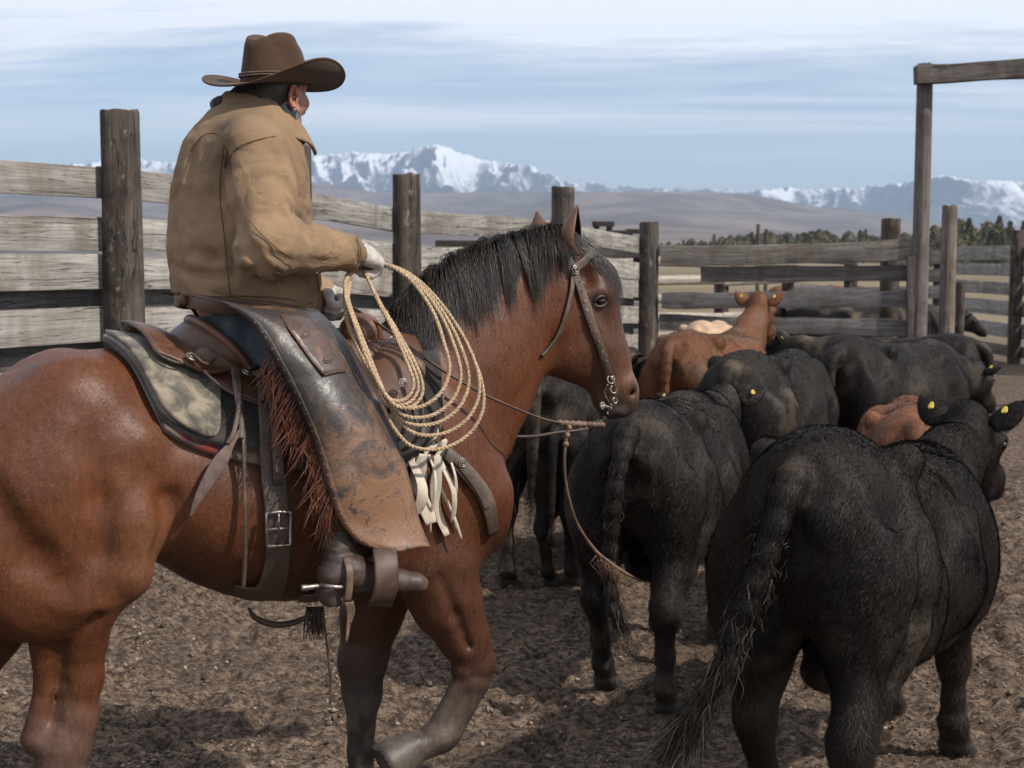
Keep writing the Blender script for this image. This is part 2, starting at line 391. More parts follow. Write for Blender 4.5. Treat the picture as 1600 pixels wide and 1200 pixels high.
def mat_hide(name, rough=.5, spec=.35, sheen=.0, bscale=60, bstr=.25, spot=None, spot_n=.66):
    t = NT(name); oc = t.coord('Object', (1, 1, 1)); c = t.attr(); n = t.noise(t.coord('Object', (1, 1, .35)), bscale, 5, .7, .6); n2 = t.noise(oc, 9, 4, .6)
    c = t.mix(1, c, t.mix(t.rng(n, .3, .7), (.80, .80, .80), (1.17, 1.17, 1.17)), 'MULTIPLY')
    if spot: c = t.mix(t.rng(t.noise(oc, 34, 5, .75), spot_n, spot_n + .08, 0, .8), c, spot)
    t.set('Base Color', c).set('Roughness', rough).set('Specular IOR Level', spec)
    if sheen: t.set('Sheen Weight', sheen).set('Sheen Roughness', .4)
    t.bump(t.math('MULTIPLY_ADD', n2, .5, n), bstr, .006); return t.m
# ================================================================ SETTING
def mat_wood(name, light, dark, rough=0.85, stain=0.5, grain=26, bs=0.5, lichen=None):
    t = NT(name); uv = t.coord('UVM'); r = t.rand()
    off = t.n.new('ShaderNodeVectorMath'); off.operation = 'ADD'; t.l.new(uv, off.inputs[0])
    cx = t.n.new('ShaderNodeCombineXYZ'); t.l.new(t.math('MULTIPLY', r, 53.0), cx.inputs[0]); t.l.new(t.math('MULTIPLY', r, 31.0), cx.inputs[1]); t.l.new(cx.outputs[0], off.inputs[1])
    def sc(s_):
        m = t.n.new('ShaderNodeMapping'); m.inputs['Scale'].default_value = s_; t.l.new(off.outputs[0], m.inputs[0]); return m.outputs[0]
    g1 = t.noise(sc((1.6, grain, grain)), 1.0, 7, 0.68, 0.4); g2 = t.noise(sc((5.0, grain * 4, grain * 4)), 1.0, 5, 0.7, 0.2)
    st = t.noise(sc((3.2, 1.2, 1.2)), 1.0, 5, 0.65, 0.6); cr = t.noise(sc((0.9, grain * .9, grain * .9)), 1.0, 3, 0.5, 1.2)
    c = t.mix(t.rng(g1, 0.3, 0.68), dark, light); c = t.mix(t.rng(g2, 0.35, 0.75, 0, 0.45), c, tuple(x * .45 for x in dark))
    c = t.mix(t.rng(st, 0.42, 0.7, 0, stain), c, (dark[0] * .75, dark[1] * .68, dark[2] * .6))
    crack = t.rng(cr, 0.485, 0.5, 0, 1); crack2 = t.rng(cr, 0.5, 0.515, 1, 0); ck = t.math('MULTIPLY', crack, crack2)
    c = t.mix(t.math('MULTIPLY', ck, 0.85), c, (0.02, 0.018, 0.015))
    if lichen: c = t.mix(t.rng(t.noise(sc((9, 9, 9)), 1, 6, 0.7), 0.58, 0.7, 0, 0.8), c, lichen)
    c = t.mix(1.0, c, t.attr(), 'MULTIPLY'); t.set('Base Color', c).set('Roughness', rough).set('Specular IOR Level', 0.25)
    h = t.math('SUBTRACT', t.math('MULTIPLY_ADD', g2, 0.4, g1), t.math('MULTIPLY', ck, 0.8)); t.bump(h, bs, 0.012); return t.m
M_plank = mat_wood('weathered plank', (0.43, 0.41, 0.38), (0.21, 0.195, 0.178), stain=.7)
M_log = mat_wood('old post wood', (0.135, 0.110, 0.092), (0.035, 0.028, 0.024), stain=0.8, grain=11, bs=0.9, lichen=(0.27, 0.25, 0.22))
M_beam = mat_wood('grey timber', (0.20, 0.18, 0.165), (0.075, 0.066, 0.061), stain=0.6, grain=20)

# ---- ground: one sheet out to the horizon, churned mud inside the corral
def axis(vals, far, n, side):
    a = vals[-1] if side > 0 else vals[0]; st = abs(vals[-1] - vals[-2]) if side > 0 else abs(vals[1] - vals[0])
    g = np.geomspace(st, far, n); x = a + side * (np.cumsum(g) / np.cumsum(g)[-1] * far); return np.r_[vals, x] if side > 0 else np.r_[x[::-1], vals]
gx = axis(axis(np.arange(-3.6, 4.2, 0.02), 14000, 75, 1), 14000, 75, -1)
gy = [2.4]
while gy[-1] < 14: gy.append(gy[-1] + 0.016 + 0.0035 * (gy[-1] - 2.4) ** 1.15)
gy = axis(np.array(gy), 14500, 80, 1); gy = np.r_[-13000, -2000, -100, -20, 0, 1.2, gy]
GX, GY = np.meshgrid(gx, gy, indexing='ij'); P = np.c_[GX.ravel(), GY.ravel(), np.zeros(GX.size)]
near = np.exp(-np.maximum(np.hypot(P[:, 0], P[:, 1]) - 9, 0) / 9.0)
def ground_h(P):
    Q = P * np.array([1.0, 1.25, 1]); w = fbm(Q * 1.7, 2, seed=3)[:, None] * np.array([0.12, 0.12, 0])
    h = 0.03 * fbm(Q * 1.1, 3, seed=5) + 0.017 * (0.45 - worley((Q + w) * 6.0, 2)) * (1 + .5 * vnoise(Q * 2)) + 0.016 * (0.4 - worley((Q + w * .5) * 14.0, 4)) * (1 + .7 * vnoise(Q * 3, 31)) + 0.020 * fbm(Q * 13, 3, 0.65, seed=8)
    hp = worley((Q + w * .4) * 2.6, 5); h -= 0.06 * np.exp(-(hp / 0.2) ** 2); h += 0.018 * np.exp(-((hp - 0.3) / 0.08) ** 2)
    lump = np.maximum(vnoise(Q * 19 + 3, 12) - 0.25, 0); return h + 0.02 * lump
hz = np.zeros(len(P)); sel = near > 0.02; hz[sel] = ground_h(P[sel]) * near[sel]
P[:, 2] = hz
nx_, ny_ = GX.shape; ii, jj = np.meshgrid(np.arange(nx_ - 1), np.arange(ny_ - 1), indexing='ij'); a_ = (ii * ny_ + jj).ravel()
GQ = np.stack([a_, a_ + ny_, a_ + ny_ + 1, a_ + 1], 1)
t = NT('ground'); oc = t.coord('Object'); n1 = t.noise(oc, 0.9, 6, 0.6); n2 = t.noise(t.coord('Object', (1, 1.6, 1)), 20, 7, 0.78, 0.1); n3 = t.noise(oc, 60, 4, 0.7)
c = t.mix(t.rng(n2, 0.34, 0.66), (0.058, 0.040, 0.029), (0.27, 0.196, 0.140)); c = t.mix(t.rng(n1, 0.4, 0.66, 0, 0.75), c, (0.105, 0.073, 0.052)); c = t.mix(t.rng(n3, 0.5, 0.78, 0, .55), c, (0.29, 0.225, 0.165))
c = t.mix(t.rng(t.noise(t.coord('Object', (1, 1.7, 1)), 26, 6, .76, 0), .42, .56, .9, 0), c, (0.034, 0.025, 0.020))
yy = t.n.new('ShaderNodeSeparateXYZ'); t.l.new(t.tc.outputs['Object'], yy.inputs[0])
dry = t.mix(t.rng(t.noise(t.coord('Object', (.02, .05, 1)), 1, 6, .6), .35, .65), (0.225, 0.175, 0.115), (0.14, 0.115, 0.072))
c = t.mix(t.rng(yy.outputs[1], 22, 34), c, dry); t.set('Base Color', c).set('Roughness', 0.95).set('Specular IOR Level', 0.15)
n4 = t.noise(t.coord('Object', (1, 1.5, 1)), 52, 5, 0.7, 0.0); t.bump(t.math('MULTIPLY_ADD', n3, 0.3, t.math('MULTIPLY_ADD', n4, .8, n2)), 0.7, 0.016); M_ground = t.m
ground = link('ground', mesh_np('ground', P, GQ, M_ground)); tag(ground, kind='structure')

rng = np.random.default_rng(77); n_ = 46000; cy = 2.9 + 9.5 * rng.random(n_) ** 1.5; cx_ = (rng.random(n_) - .5) * 2 * (cy * .40 + .4); cx_ += .35 * vnoise(np.c_[cx_ * 2, cy * 2, 0 * cx_], 3)
cr_ = (.0035 + .011 * rng.random(n_) ** 4)[:, None]; cz_ = ground_h(np.c_[cx_, cy, 0 * cx_]) * np.exp(-np.maximum(np.hypot(cx_, cy) - 9, 0) / 9.0)
oct_ = np.array([(1, 0, 0), (0, 1, 0), (-1, 0, 0), (0, -1, 0), (0, 0, .8), (0, 0, -.8)], float); CV = np.stack([np.c_[cx_, cy, cz_] + cr_ * (oct_[k] * (.6 + .8 * rng.random((n_, 3))) + rng.normal(0, .18, (n_, 3))) for k in range(6)], 1).reshape(-1, 3)
CF = (np.arange(n_)[:, None, None] * 6 + np.array([(0, 1, 4), (1, 2, 4), (2, 3, 4), (3, 0, 4), (1, 0, 5), (2, 1, 5), (3, 2, 5), (0, 3, 5)])[None]).reshape(-1, 3)
cc_ = np.where(rng.random((n_, 1)) < .55, np.array([[.10, .074, .055]]), np.where(rng.random((n_, 1)) < .75, np.array([[.20, .15, .115]]), np.array([[.25, .20, .145]]))) * (.6 + .8 * rng.random((n_, 1)))
t = NT('dry clods'); t.set('Base Color', t.attr()).set('Roughness', .95).set('Specular IOR Level', .1); M_clod = t.m
tag(link('dirt_clods', mesh_np('dirt_clods', CV, CF, M_clod, False, np.repeat(cc_, 6, 0))), kind='stuff')

# ---- far terrain
def terrain(name, prof, D, Wf, Wb, mat, rough_amp, nsc, seed, az_pad=0.06, na=900, nd=150, ridge=True, base=-5, gain=.5):
    pr = np.array(prof, float); az = np.linspace((pr[0][0] - 800) / FPX - az_pad, (pr[-1][0] - 800) / FPX + az_pad, na)
    el = np.interp(az, (pr[:, 0] - 800) / FPX, (400 - pr[:, 1]) / FPX)
    dd = np.linspace(-Wf, Wb, nd); A, Dd = np.meshgrid(az, dd, indexing='ij'); Y = D + Dd + 0.25 * Wf * vnoise(np.c_[A.ravel() * 9, A.ravel() * 0, A.ravel() * 0], seed + 4).reshape(A.shape) ; X = A * Y
    s_ = np.where(Dd < 0, 1 + Dd / Wf, 1 - Dd / Wb); s_ = np.clip(s_, 0, 1) ** (0.9 if ridge else 0.6)
    Pn = np.c_[X.ravel() / nsc, Y.ravel() / nsc, 0 * X.ravel()]; wv = np.c_[fbm(Pn * .7, 2, seed=seed + 7), fbm(Pn * .7 + 40, 2, seed=seed + 8), 0 * X.ravel()] * .35
    nz = (ridged(Pn + wv, 6, gain, seed) if ridge else fbm(Pn + wv, 5, .45, seed)).reshape(A.shape)
    hgt = s_ * (1 + rough_amp * nz) * np.clip(s_ * 3, 0, 1)
    ang = hgt * (D / Y); mx = ang.max(1); kk = np.hanning(15)[1:-1]; kk /= kk.sum(); mx = np.convolve(np.pad(mx, 6, 'edge'), kk, 'valid'); hgt = hgt / mx[:, None]; Z = base + hgt * (el[:, None] * D * 1.0 + CAMZ - base)
    V = np.c_[X.ravel(), Y.ravel(), Z.ravel()]; i, j = np.meshgrid(np.arange(na - 1), np.arange(nd - 1), indexing='ij'); a = (i * nd + j).ravel()
    o = link(name, mesh_np(name, V, np.stack([a, a + nd, a + nd + 1, a + 1], 1), mat)); return o
t = NT('mountain rock and snow'); oc = t.coord('Object', (.001, .001, .001)); geo = t.n.new('ShaderNodeNewGeometry'); sx = t.n.new('ShaderNodeSeparateXYZ'); t.l.new(geo.outputs['Position'], sx.inputs[0])
sn = t.n.new('ShaderNodeSeparateXYZ'); t.l.new(geo.outputs['Normal'], sn.inputs[0])
nn = t.noise(oc, 5.5, 12, 0.82, 1.1); lvl = t.math('MULTIPLY_ADD', nn, 1900.0, t.math('MULTIPLY', sx.outputs[2], 1.25)); lvl = t.math('MULTIPLY_ADD', sn.outputs[0], 520.0, lvl); lvl = t.math('MULTIPLY_ADD', sn.outputs[2], 300.0, lvl); lvl = t.math('MULTIPLY_ADD', t.math('MAXIMUM', sx.outputs[0], 1000.0), .15, lvl)  # snow favours slopes facing the sun: lit and unlit sides put into the colour
snow = t.rng(lvl, 2090, 2560); rock = t.mix(t.rng(t.noise(oc, 14, 6, .6), .4, .6), (0.055, 0.06, 0.075), (0.12, 0.11, 0.11))
t.set('Base Color', t.mix(snow, rock, (0.86, 0.88, 0.92))).set('Roughness', 0.8).set('Specular IOR Level', 0.1); M_mt = t.m
mt = terrain('mountains', [(-750, 262), (-600, 250), (-420, 268), (-300, 258), (-150, 268), (60, 262), (230, 252), (268, 256), (380, 262), (480, 248), (520, 243), (560, 240), (610, 243), (640, 238), (665, 231), (683, 227), (700, 233), (740, 249), (800, 257), (830, 262), (860, 276), (885, 286), (930, 287), (980, 294), (1060, 296), (1120, 298), (1160, 300), (1220, 295), (1290, 297), (1350, 293), (1400, 287), (1440, 280), (1470, 274), (1490, 280), (1520, 284), (1560, 283), (1600, 287), (1700, 280), (1800, 262), (1900, 272), (2050, 284), (2200, 270), (2350, 282)],
    12500, 3600, 1200, M_mt, 0.42, 950, 21, na=1500); tag(mt, kind='structure')
t = NT('bare hills'); oc = t.coord('Object', (.004, .004, .004)); n1 = t.noise(oc, 1.0, 8, 0.6, .4); n2 = t.noise(oc, 12, 6, 0.6)
c = t.mix(t.rng(n1, .38, .62), (0.085, 0.068, 0.062), (0.185, 0.140, 0.115)); c = t.mix(t.rng(n2, .5, .7, 0, .6), c, (0.045, 0.05, 0.04)); t.set('Base Color', c).set('Roughness', .95); M_hill = t.m
h1 = terrain('hills', [(-750, 322), (-400, 308), (-150, 318), (0, 305), (200, 300), (350, 288), (470, 283), (520, 291), (600, 303), (700, 303), (860, 300), (940, 301), (1000, 300), (1060, 301), (1110, 302), (1160, 303), (1210, 312), (1260, 322), (1320, 326), (1400, 338), (1500, 352), (1700, 362), (2000, 352), (2350, 345)], 6200, 3000, 900, M_hill, 0.22, 900, 5, ridge=False, na=900, nd=90); tag(h1, kind='structure')
h2 = terrain('foothills', [(-750, 352), (-150, 345), (200, 350), (500, 340), (700, 347), (850, 352), (1000, 346), (1100, 352), (1250, 362), (1400, 366), (1700, 372), (2350, 368)], 3000, 1500, 500, M_hill, 0.3, 500, 9, ridge=False, na=700, nd=60); tag(h2, kind='structure')

# ---- trees
t = NT('needles'); rr = t.rand(); c = t.mix(rr, (0.080, 0.082, 0.050), (0.150, 0.125, 0.078)); c = t.mix(1, c, t.attr(), 'MULTIPLY'); t.set('Base Color', c).set('Roughness', .9); M_leaf = t.m  # needle tones lightened: distance haze put into the colour
t = NT('bark'); t.set('Base Color', (0.10, 0.075, 0.055)).set('Roughness', .95); M_bark = t.m
def tree_mesh(name, seed, H, Rr, round_, n=900):
    rng = np.random.default_rng(seed); lv = rng.random(n) ** 0.8
    prof = (np.sin(np.pi * (0.12 + 0.88 * lv)) ** 0.6 if round_ else (1 - lv) ** 0.85 + 0.03) * Rr
    az = rng.random(n) * 6.283; lump = 0.72 + 0.5 * vnoise(np.c_[np.cos(az) * 1.6, np.sin(az) * 1.6, lv * 6] + seed, seed)
    r = prof * lump * (0.35 + 0.65 * rng.random(n) ** 0.4); C = np.c_[np.cos(az) * r, np.sin(az) * r, H * (0.1 + 0.9 * lv) - 0.15 * r]
    s = H * 0.035 * (0.6 + rng.random((n, 1))); d = rng.normal(size=(n, 3)); d[:, 2] *= .5; d /= np.linalg.norm(d, axis=1)[:, None]; e = rng.normal(size=(n, 3)); e /= np.linalg.norm(e, axis=1)[:, None]
    V = np.stack([C + d * s, C + e * s, C - d * s, C - e * s * .6], 1).reshape(-1, 3); cc = np.repeat(0.7 + .6 * rng.random((n, 1)), 4, 0) * np.ones(3)
    return mesh_np(name, V, np.arange(4 * n).reshape(-1, 4), M_leaf, False, cc)
tks = []
for k in range(5):
    H = 1.0; cm = tree_mesh('crown', 30 + k, 1.0, (0.26, 0.32, 0.50, 0.62, 0.40)[k], k in (2, 3)); mb = MB(); tube(mb, [(0, 0, 0), (0.01, 0, .45), (0, 0, .93)], [.03, .02, .004], 6); tks.append((cm, mb.mesh('trunk', M_bark), k in (2, 3)))
rng = np.random.default_rng(4)
def plant_tree(px, Y, Hm, k, label, grp, kind='pine_tree', cat='tree'):
    b = at(px, 400, Y); e = empty(kind, (b[0], Y, 0), rng.random() * 6, label=label, cat=cat, group=grp); e.scale = (Hm, Hm, Hm)
    link('crown', tks[k][0], e); link('trunk', tks[k][1], e)
for i in range(190):
    px = 1030 + 610 * (i + rng.random()) / 165 if i < 165 else 905 + 300 * rng.random(); Y = 330 + 260 * rng.random() if px < 1380 else 210 + 200 * rng.random()
    if i >= 165: Y = 600 + 200 * rng.random()
    want = np.interp(px, [880, 1000, 1060, 1180, 1300, 1400, 1450, 1500, 1560, 1650], [10, 16, 27, 37, 44, 42, 50, 58, 58, 64]) * (0.62 + 0.45 * rng.random() ** 1.5)
    k = int(rng.choice([0, 1, 2, 2, 3, 3, 4])); where = 'left of the tall gate snags' if px < 1180 else 'above the right half of the gate' if px < 1400 else 'around the gateway post' if px < 1500 else 'above the right fence'; plant_tree(px, Y, (want + 6) * Y / FPX, k, 'rounded olive-brown juniper in the far tree line ' + where if tks[k][2] else 'dark olive conifer in the far tree line ' + where, ('rounded junipers ' if tks[k][2] else 'conifers ') + where, 'juniper_tree' if tks[k][2] else 'pine_tree')
for px, top, lab in ((1560, 332, 'tallest pointed conifer behind the right corral fence'), (1513, 336, 'pointed conifer just left of the tallest one behind the right corral fence'), (809, 333, 'lone dark conifer above the left fence between the third and fourth post')):
    Y = 260.0; plant_tree(px, Y, (409 - top) * Y / FPX if px > 1000 else 4.6, 0, lab, None)

# ---- fences
def post_mesh(H, r, seed, lean=(0, 0), taper=0.93, col=(1, 1, 1), seg=28, m=None, sq=False):
    rng_ = np.random.default_rng(seed); nz_ = 26; V = []; uv = []; off = rng_.random() * 50
    zs = np.r_[np.linspace(-0.3, H - 0.012, nz_), H - 0.003, H]
    for i, z in enumerate(zs):
        th = np.linspace(0, 2 * np.pi, seg, endpoint=False); rr = r * (1 + (taper - 1) * z / H)
        if sq: k = 1 / np.maximum(np.abs(np.cos(th)), np.abs(np.sin(th))); rr = rr * np.minimum(k, 1.25) * 0.93
        nzv = vnoise(np.c_[np.cos(th) * 2.2 + off, np.sin(th) * 2.2, np.full(seg, z * 1.3)], seed) * 0.035 + vnoise(np.c_[np.cos(th) * 9 + off, np.sin(th) * 9, np.full(seg, z * 2.2)], seed) * 0.013
        rr = rr * (1 + nzv); rr = rr * (0.97 if i == len(zs) - 2 else 0.93 if i == len(zs) - 1 else 1)
        V.append(np.c_[rr * np.cos(th) + lean[0] * z, rr * np.sin(th) + lean[1] * z, np.full(seg, z) + (0.012 * vnoise(np.c_[np.cos(th) * 2 + off, np.sin(th) * 2, th * 0], seed) if i >= nz_ - 1 else 0)])
        uv.append(np.c_[np.full(seg, z), r * np.cos(th) * 1.3 + off, r * np.sin(th) * 1.3])
    n = len(zs); V = np.vstack(V); uv = np.vstack(uv); V = np.vstack([V, [lean[0] * H, lean[1] * H, H - 0.004]]); uv = np.vstack([uv, [0, off, 0]])
    me = bpy.data.meshes.new('post'); F = [(i * seg + j, i * seg + (j + 1) % seg, (i + 1) * seg + (j + 1) % seg, (i + 1) * seg + j) for i in range(n - 1) for j in range(seg)]
    F += [((n - 1) * seg + j, (n - 1) * seg + (j + 1) % seg, n * seg) for j in range(seg)]
    me.from_pydata(V.tolist(), [], F); me.update(); me.polygons.foreach_set('use_smooth', np.ones(len(F), dtype=bool)); me.materials.append(m or M_log); set_cols(me, np.array(col)); set_uvm(me, uv); return me
def rail_mesh(a, b, h, th, seed, col=(1, 1, 1), m=None, wav=0.004, rnd=False):
    """board from a to b (centre line), height h, thickness th, edges worn and slightly wavy"""
    a, b = np.array(a, float), np.array(b, float); L = np.linalg.norm(b - a); T = (b - a) / L; S = np.cross(T, (0, 0, 1)); S /= np.linalg.norm(S); U = np.cross(S, T); U = U if U[2] > 0 else -U
    n = max(8, int(L / 0.12)); V = []; uv = []; off = seed * 3.7 % 40
    if rnd: prof = [(math.sin(q) * .5, math.cos(q) * .5) for q in np.linspace(0, 2 * math.pi, 10, endpoint=False)]
    else: prof = [(-.5, -.46), (-.5, 0), (-.5, .46), (-.44, .5), (.44, .5), (.5, .46), (.5, 0), (.5, -.46), (.44, -.5), (-.44, -.5)]
    for i in range(n + 1):
        x = i / n; d1 = vnoise([[x * L * 0.9 + off, 0, 0]], seed)[0] * wav; d2 = vnoise([[x * L * 0.6 + off, 9, 0]], seed)[0] * wav
        for q, (s_, u_) in enumerate(prof):
            e = vnoise([[x * L * 2.3 + off, q * .7, 3]], seed)[0] * wav * .6
            if i in (0, n): e -= 0.004
            V.append(a + T * L * x + S * (s_ * th + d2) + U * (u_ * h + d1 + (e if u_ > 0 else -e) * (abs(u_) > .3))); uv.append((x * L + off, u_ * h + off, s_ * th))
    k = len(prof); me = bpy.data.meshes.new('rail'); F = [(i * k + j, i * k + (j + 1) % k, (i + 1) * k + (j + 1) % k, (i + 1) * k + j) for i in range(n) for j in range(k)] + [tuple(range(k))[::-1], tuple(n * k + j for j in range(k))]
    me.from_pydata(V, [], F); me.update(); me.materials.append(m or M_plank); set_cols(me, np.array(col)); set_uvm(me, np.array(uv))
    me.polygons.foreach_set('use_smooth', np.ones(len(F), dtype=bool))
    try: me.set_sharp_from_angle(angle=R(40))
    except Exception: pass
    return me
def run_fence(name, posts, rails, label, cat='fence', side=1, group=None, r=0.125, seed=1, pm=None, rm=None, jit=0.0, pcol=(1, 1, 1)):
    """posts: X, Y, top z, radius, rail drop; rails: z centre, height, thickness, extra setback, colour"""
    e = empty(name, (posts[0][0], posts[0][1], 0), label=label, cat=cat, group=group); o = np.array([posts[0][0], posts[0][1], 0]); rg = np.random.default_rng(seed)
    for i, p in enumerate(posts):
        if p[3] <= 0: continue
        link('post', post_mesh(p[2], p[3], seed * 31 + i, col=pcol, m=pm), e, (p[0] - o[0], p[1] - o[1], 0))
    for i in range(len(posts) - 1):
        p, q = posts[i], posts[i + 1]; A, B = np.array([p[0], p[1], 0]) - o, np.array([q[0], q[1], 0]) - o; T = unit(B - A); S = np.array([-T[1], T[0], 0]) * side
        for j, (zc, h, th, setb, col) in enumerate(rails):
            s_ = abs(p[3]) * 0.75 + th / 2 + setb; w = rg.normal(0, jit + .004, 2); rc = np.array(col) * (0.9 + 0.22 * rg.random())
            ext = 0.02 + 0.02 * rg.random()
            a = A + S * s_ + T * (-0.10 + ext) + np.array([0, 0, zc + p[4] + w[0]]); b = B + S * s_ + T * (0.10 - ext) + np.array([0, 0, zc + q[4] + w[1]])
            if j % 3 == 1: a = a - S * .006; b = b - S * .006
            link('rail', rail_mesh(a, b, h * (0.95 + .1 * rg.random()), th, seed * 100 + i * 10 + j, rc, m=rm, rnd=th > .09), e)
    return e
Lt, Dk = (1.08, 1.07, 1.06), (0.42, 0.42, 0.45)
def postp(cx, top, Y, w):
    b = at(cx, 400, Y); return [b[0], Y, at(cx, top, Y)[2], w * Y / FPX / 2]
P0 = postp(-260, 160, 7.0, 70); P1 = postp(192, 173, 8.5, 64); P2 = postp(465, 227, 10.3, 50); P3 = postp(636, 272, 11.9, 46); P4 = postp(879, 292, 14.8, 38); P5 = postp(1014, 347, 17.4, 32)
posts = [P0 + [0.0], P1 + [0.0], P2 + [-.04], P3 + [-.15], P4 + [-.17], P5 + [-.32]]
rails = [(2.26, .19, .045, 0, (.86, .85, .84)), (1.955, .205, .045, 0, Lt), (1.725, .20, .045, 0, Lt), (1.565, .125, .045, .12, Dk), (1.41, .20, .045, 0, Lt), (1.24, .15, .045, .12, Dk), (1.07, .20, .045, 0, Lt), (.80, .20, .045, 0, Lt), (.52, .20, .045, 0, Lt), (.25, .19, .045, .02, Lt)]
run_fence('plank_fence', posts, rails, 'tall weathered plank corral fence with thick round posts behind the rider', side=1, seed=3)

# gate of dark planks, the tall gateway, and the posts beside it
g5 = at(1030, 400, 17.3); gT = at(1436, 400, 16.6)
e = empty('corral_gate', (g5[0], g5[1], 0), label='wide closed gate of dark grey planks hung on the tall gateway post', cat='gate'); o = np.array([g5[0], g5[1], 0])
def gp(px, py, q=0.0): Y = np.interp(px, [1030, 1436], [17.3, 16.6]) + q; return at(px, py, Y) - o
DG = (0.62, 0.6, 0.6)
for i, (x0, ya, x1, yb, h, col, q) in enumerate([(1032, 400, 1437, 390, .235, (.62, .58, .56), 0), (1095, 428, 1432, 425, .18, (.40, .38, .38), .05), (1034, 470, 1436, 466, .19, (.46, .45, .48), 0), (1030, 505, 1432, 511, .19, (.45, .44, .47), .03), (1030, 548, 1432, 552, .18, (.45, .44, .47), 0)]):
    link('plank', rail_mesh(gp(x0, ya, q), gp(x1, yb, q), h, .05, 900 + i, col, m=M_plank, wav=.02), e)
link('hinge_stile', rail_mesh(gp(1424, 400, -.07), gp(1424, 600, -.07) + np.array([.001, 0, 0]), .10, .05, 950, DG, m=M_beam), e)
Y = 16.6; tl = at(1446, 97, Y); tr = at(1770, 90, Y)
e = empty('gateway', (tl[0], Y, 0), label='tall timber gateway with a long crossbeam at the right', cat='gateway'); o = np.array([tl[0], Y, 0])
link('post', post_mesh(tl[2] - .02, 13.5 * Y / FPX, 77, taper=.88, m=M_beam, col=(1.15, 1.1, 1.1)), e); link('post', post_mesh(tr[2] - .02, 13.5 * Y / FPX, 78, m=M_beam), e, (tr[0] - tl[0], 0, 0))
link('crossbeam', rail_mesh(at(1430, 116, Y - .16) - o, at(1830, 94, Y - .16) - o, .21, .16, 60, (.85, .82, .82), m=M_beam, wav=.02), e)
def lone(name, cx, top, Y, w, label, m, seed, col=(1, 1, 1)):
    p = postp(cx, top, Y, w); tag(link(name, post_mesh(p[2], p[3], seed, col=col, m=m, taper=.97), None, (p[0], p[1], 0)), label, 'post')
lone('fence_post', 1482, 321, 19, 24, 'grey wooden post standing just right of the tall gateway post', M_beam, 41, (1.4, 1.3, 1.2))
lone('fence_post', 1391, 342, 18.4, 30, 'short thick brown post standing behind the right end of the gate', M_log, 42, (1.1, 1, .9))
lone('fence_post', 1502, 440, 19.6, 15, 'thin dark post behind the grey post right of the gateway', M_log, 43)
# right far fence
q0 = postp(1478, 372, 27, 18); q1 = postp(1589, 360, 24, 21); q2 = postp(1760, 352, 21, 22)
run_fence('plank_fence', [q0 + [0], q1 + [0], q2 + [0]], [(1.88, .24, .05, 0, Lt), (1.58, .21, .05, 0, Lt), (1.26, .22, .05, .0, Lt), (.92, .26, .05, 0, Lt), (.55, .26, .05, 0, Lt), (.2, .2, .05, 0, (.6, .5, .4))], 'pale plank fence at the far right edge beyond the gateway', side=1, seed=8)
# pale pole fence beyond the gate
q = [postp(905, 385, 22, 20) + [0], postp(1010, 400, 22.5, 24) + [0], postp(1128, 400, 23, 24) + [0], postp(1232, 408, 23.5, 20) + [0]]
run_fence('pole_fence', q, [(1.72, .16, .12, 0, (1.3, 1.22, 1.1)), (1.44, .15, .12, 0, (1.35, 1.28, 1.18)), (1.14, .14, .12, 0, (1.25, 1.2, 1.1)), (.84, .16, .12, 0, (1.35, 1.3, 1.2)), (.55, .15, .12, 0, (1.2, 1.15, 1.05)), (.28, .15, .12, 0, (1.1, 1.05, 1))], 'pale sun-bleached pole fence behind the left half of the gate', side=-1, seed=12, jit=.03)
q = [postp(1236, 400, 24.5, 20) + [0], postp(1330, 398, 24, 22) + [0], postp(1470, 396, 23, 22) + [0]]
run_fence('plank_fence', q, [(1.80, .2, .06, 0, (.7, .66, .62)), (1.5, .2, .06, 0, (.8, .75, .7)), (1.2, .2, .06, 0, Lt), (.9, .2, .06, 0, (.7, .66, .62)), (.6, .2, .06, 0, (.8, .75, .7)), (.3, .2, .06, 0, (.6, .56, .52))], 'weathered plank fence beyond the right half of the gate', side=-1, seed=14, jit=.03)
q = [postp(890, 372, 18.2, 26) + [0], postp(1000, 372, 17.9, 22) + [0]]
run_fence('plank_fence', q, [(1.93, .22, .05, 0, (.55, .52, .5)), (1.62, .15, .05, 0, Lt), (1.4, .16, .05, 0, Lt), (1.15, .2, .05, 0, Lt), (.85, .2, .05, 0, Lt), (.5, .2, .05, 0, Lt), (.2, .2, .05, 0, Lt)], 'short plank fence panel between the horse head and the stub post', side=-1, seed=15, jit=.02)
# far pens: rough frames and fences on the flat
def pen(px0, px1, top, bot, Y, label, n=3, seed=1):
    a, b = at(px0, top, Y), at(px1, top, Y); e = empty('stock_pen', (a[0], Y, 0), label=label, cat='pen'); Lx = b[0] - a[0]; hh = a[2]
    for i in range(n): link('post', post_mesh(hh, .14, seed * 9 + i, m=M_log, seg=10, col=(.6, .6, .6)), e, (Lx * i / (n - 1), 0, 0))
    link('top_beam', rail_mesh((0 - .2, -.2, hh - .1), (Lx + .2, -.2, hh - .12), .22, .2, seed + 5, (.5, .5, .5), m=M_log), e)
    for z in (.5, 1.0, 1.5):
        if z < hh - .4: link('rail', rail_mesh((0, -.2, z), (Lx, -.2, z + .05), .18, .1, seed + int(z * 10), (.8, .75, .7), m=M_log), e)
    return e
pen(932, 952, 346, 400, 62, 'tall dark loading frame far behind the horse ears', 2, 2)
pen(952, 978, 360, 400, 64, 'low dark pen frame right of the tall loading frame', 3, 3); pen(984, 1004, 358, 400, 66, 'small dark pen frame beside the stub post', 2, 4)
pen(690, 760, 376, 410, 48, 'weathered pen seen through the gap in the left fence', 5, 6)
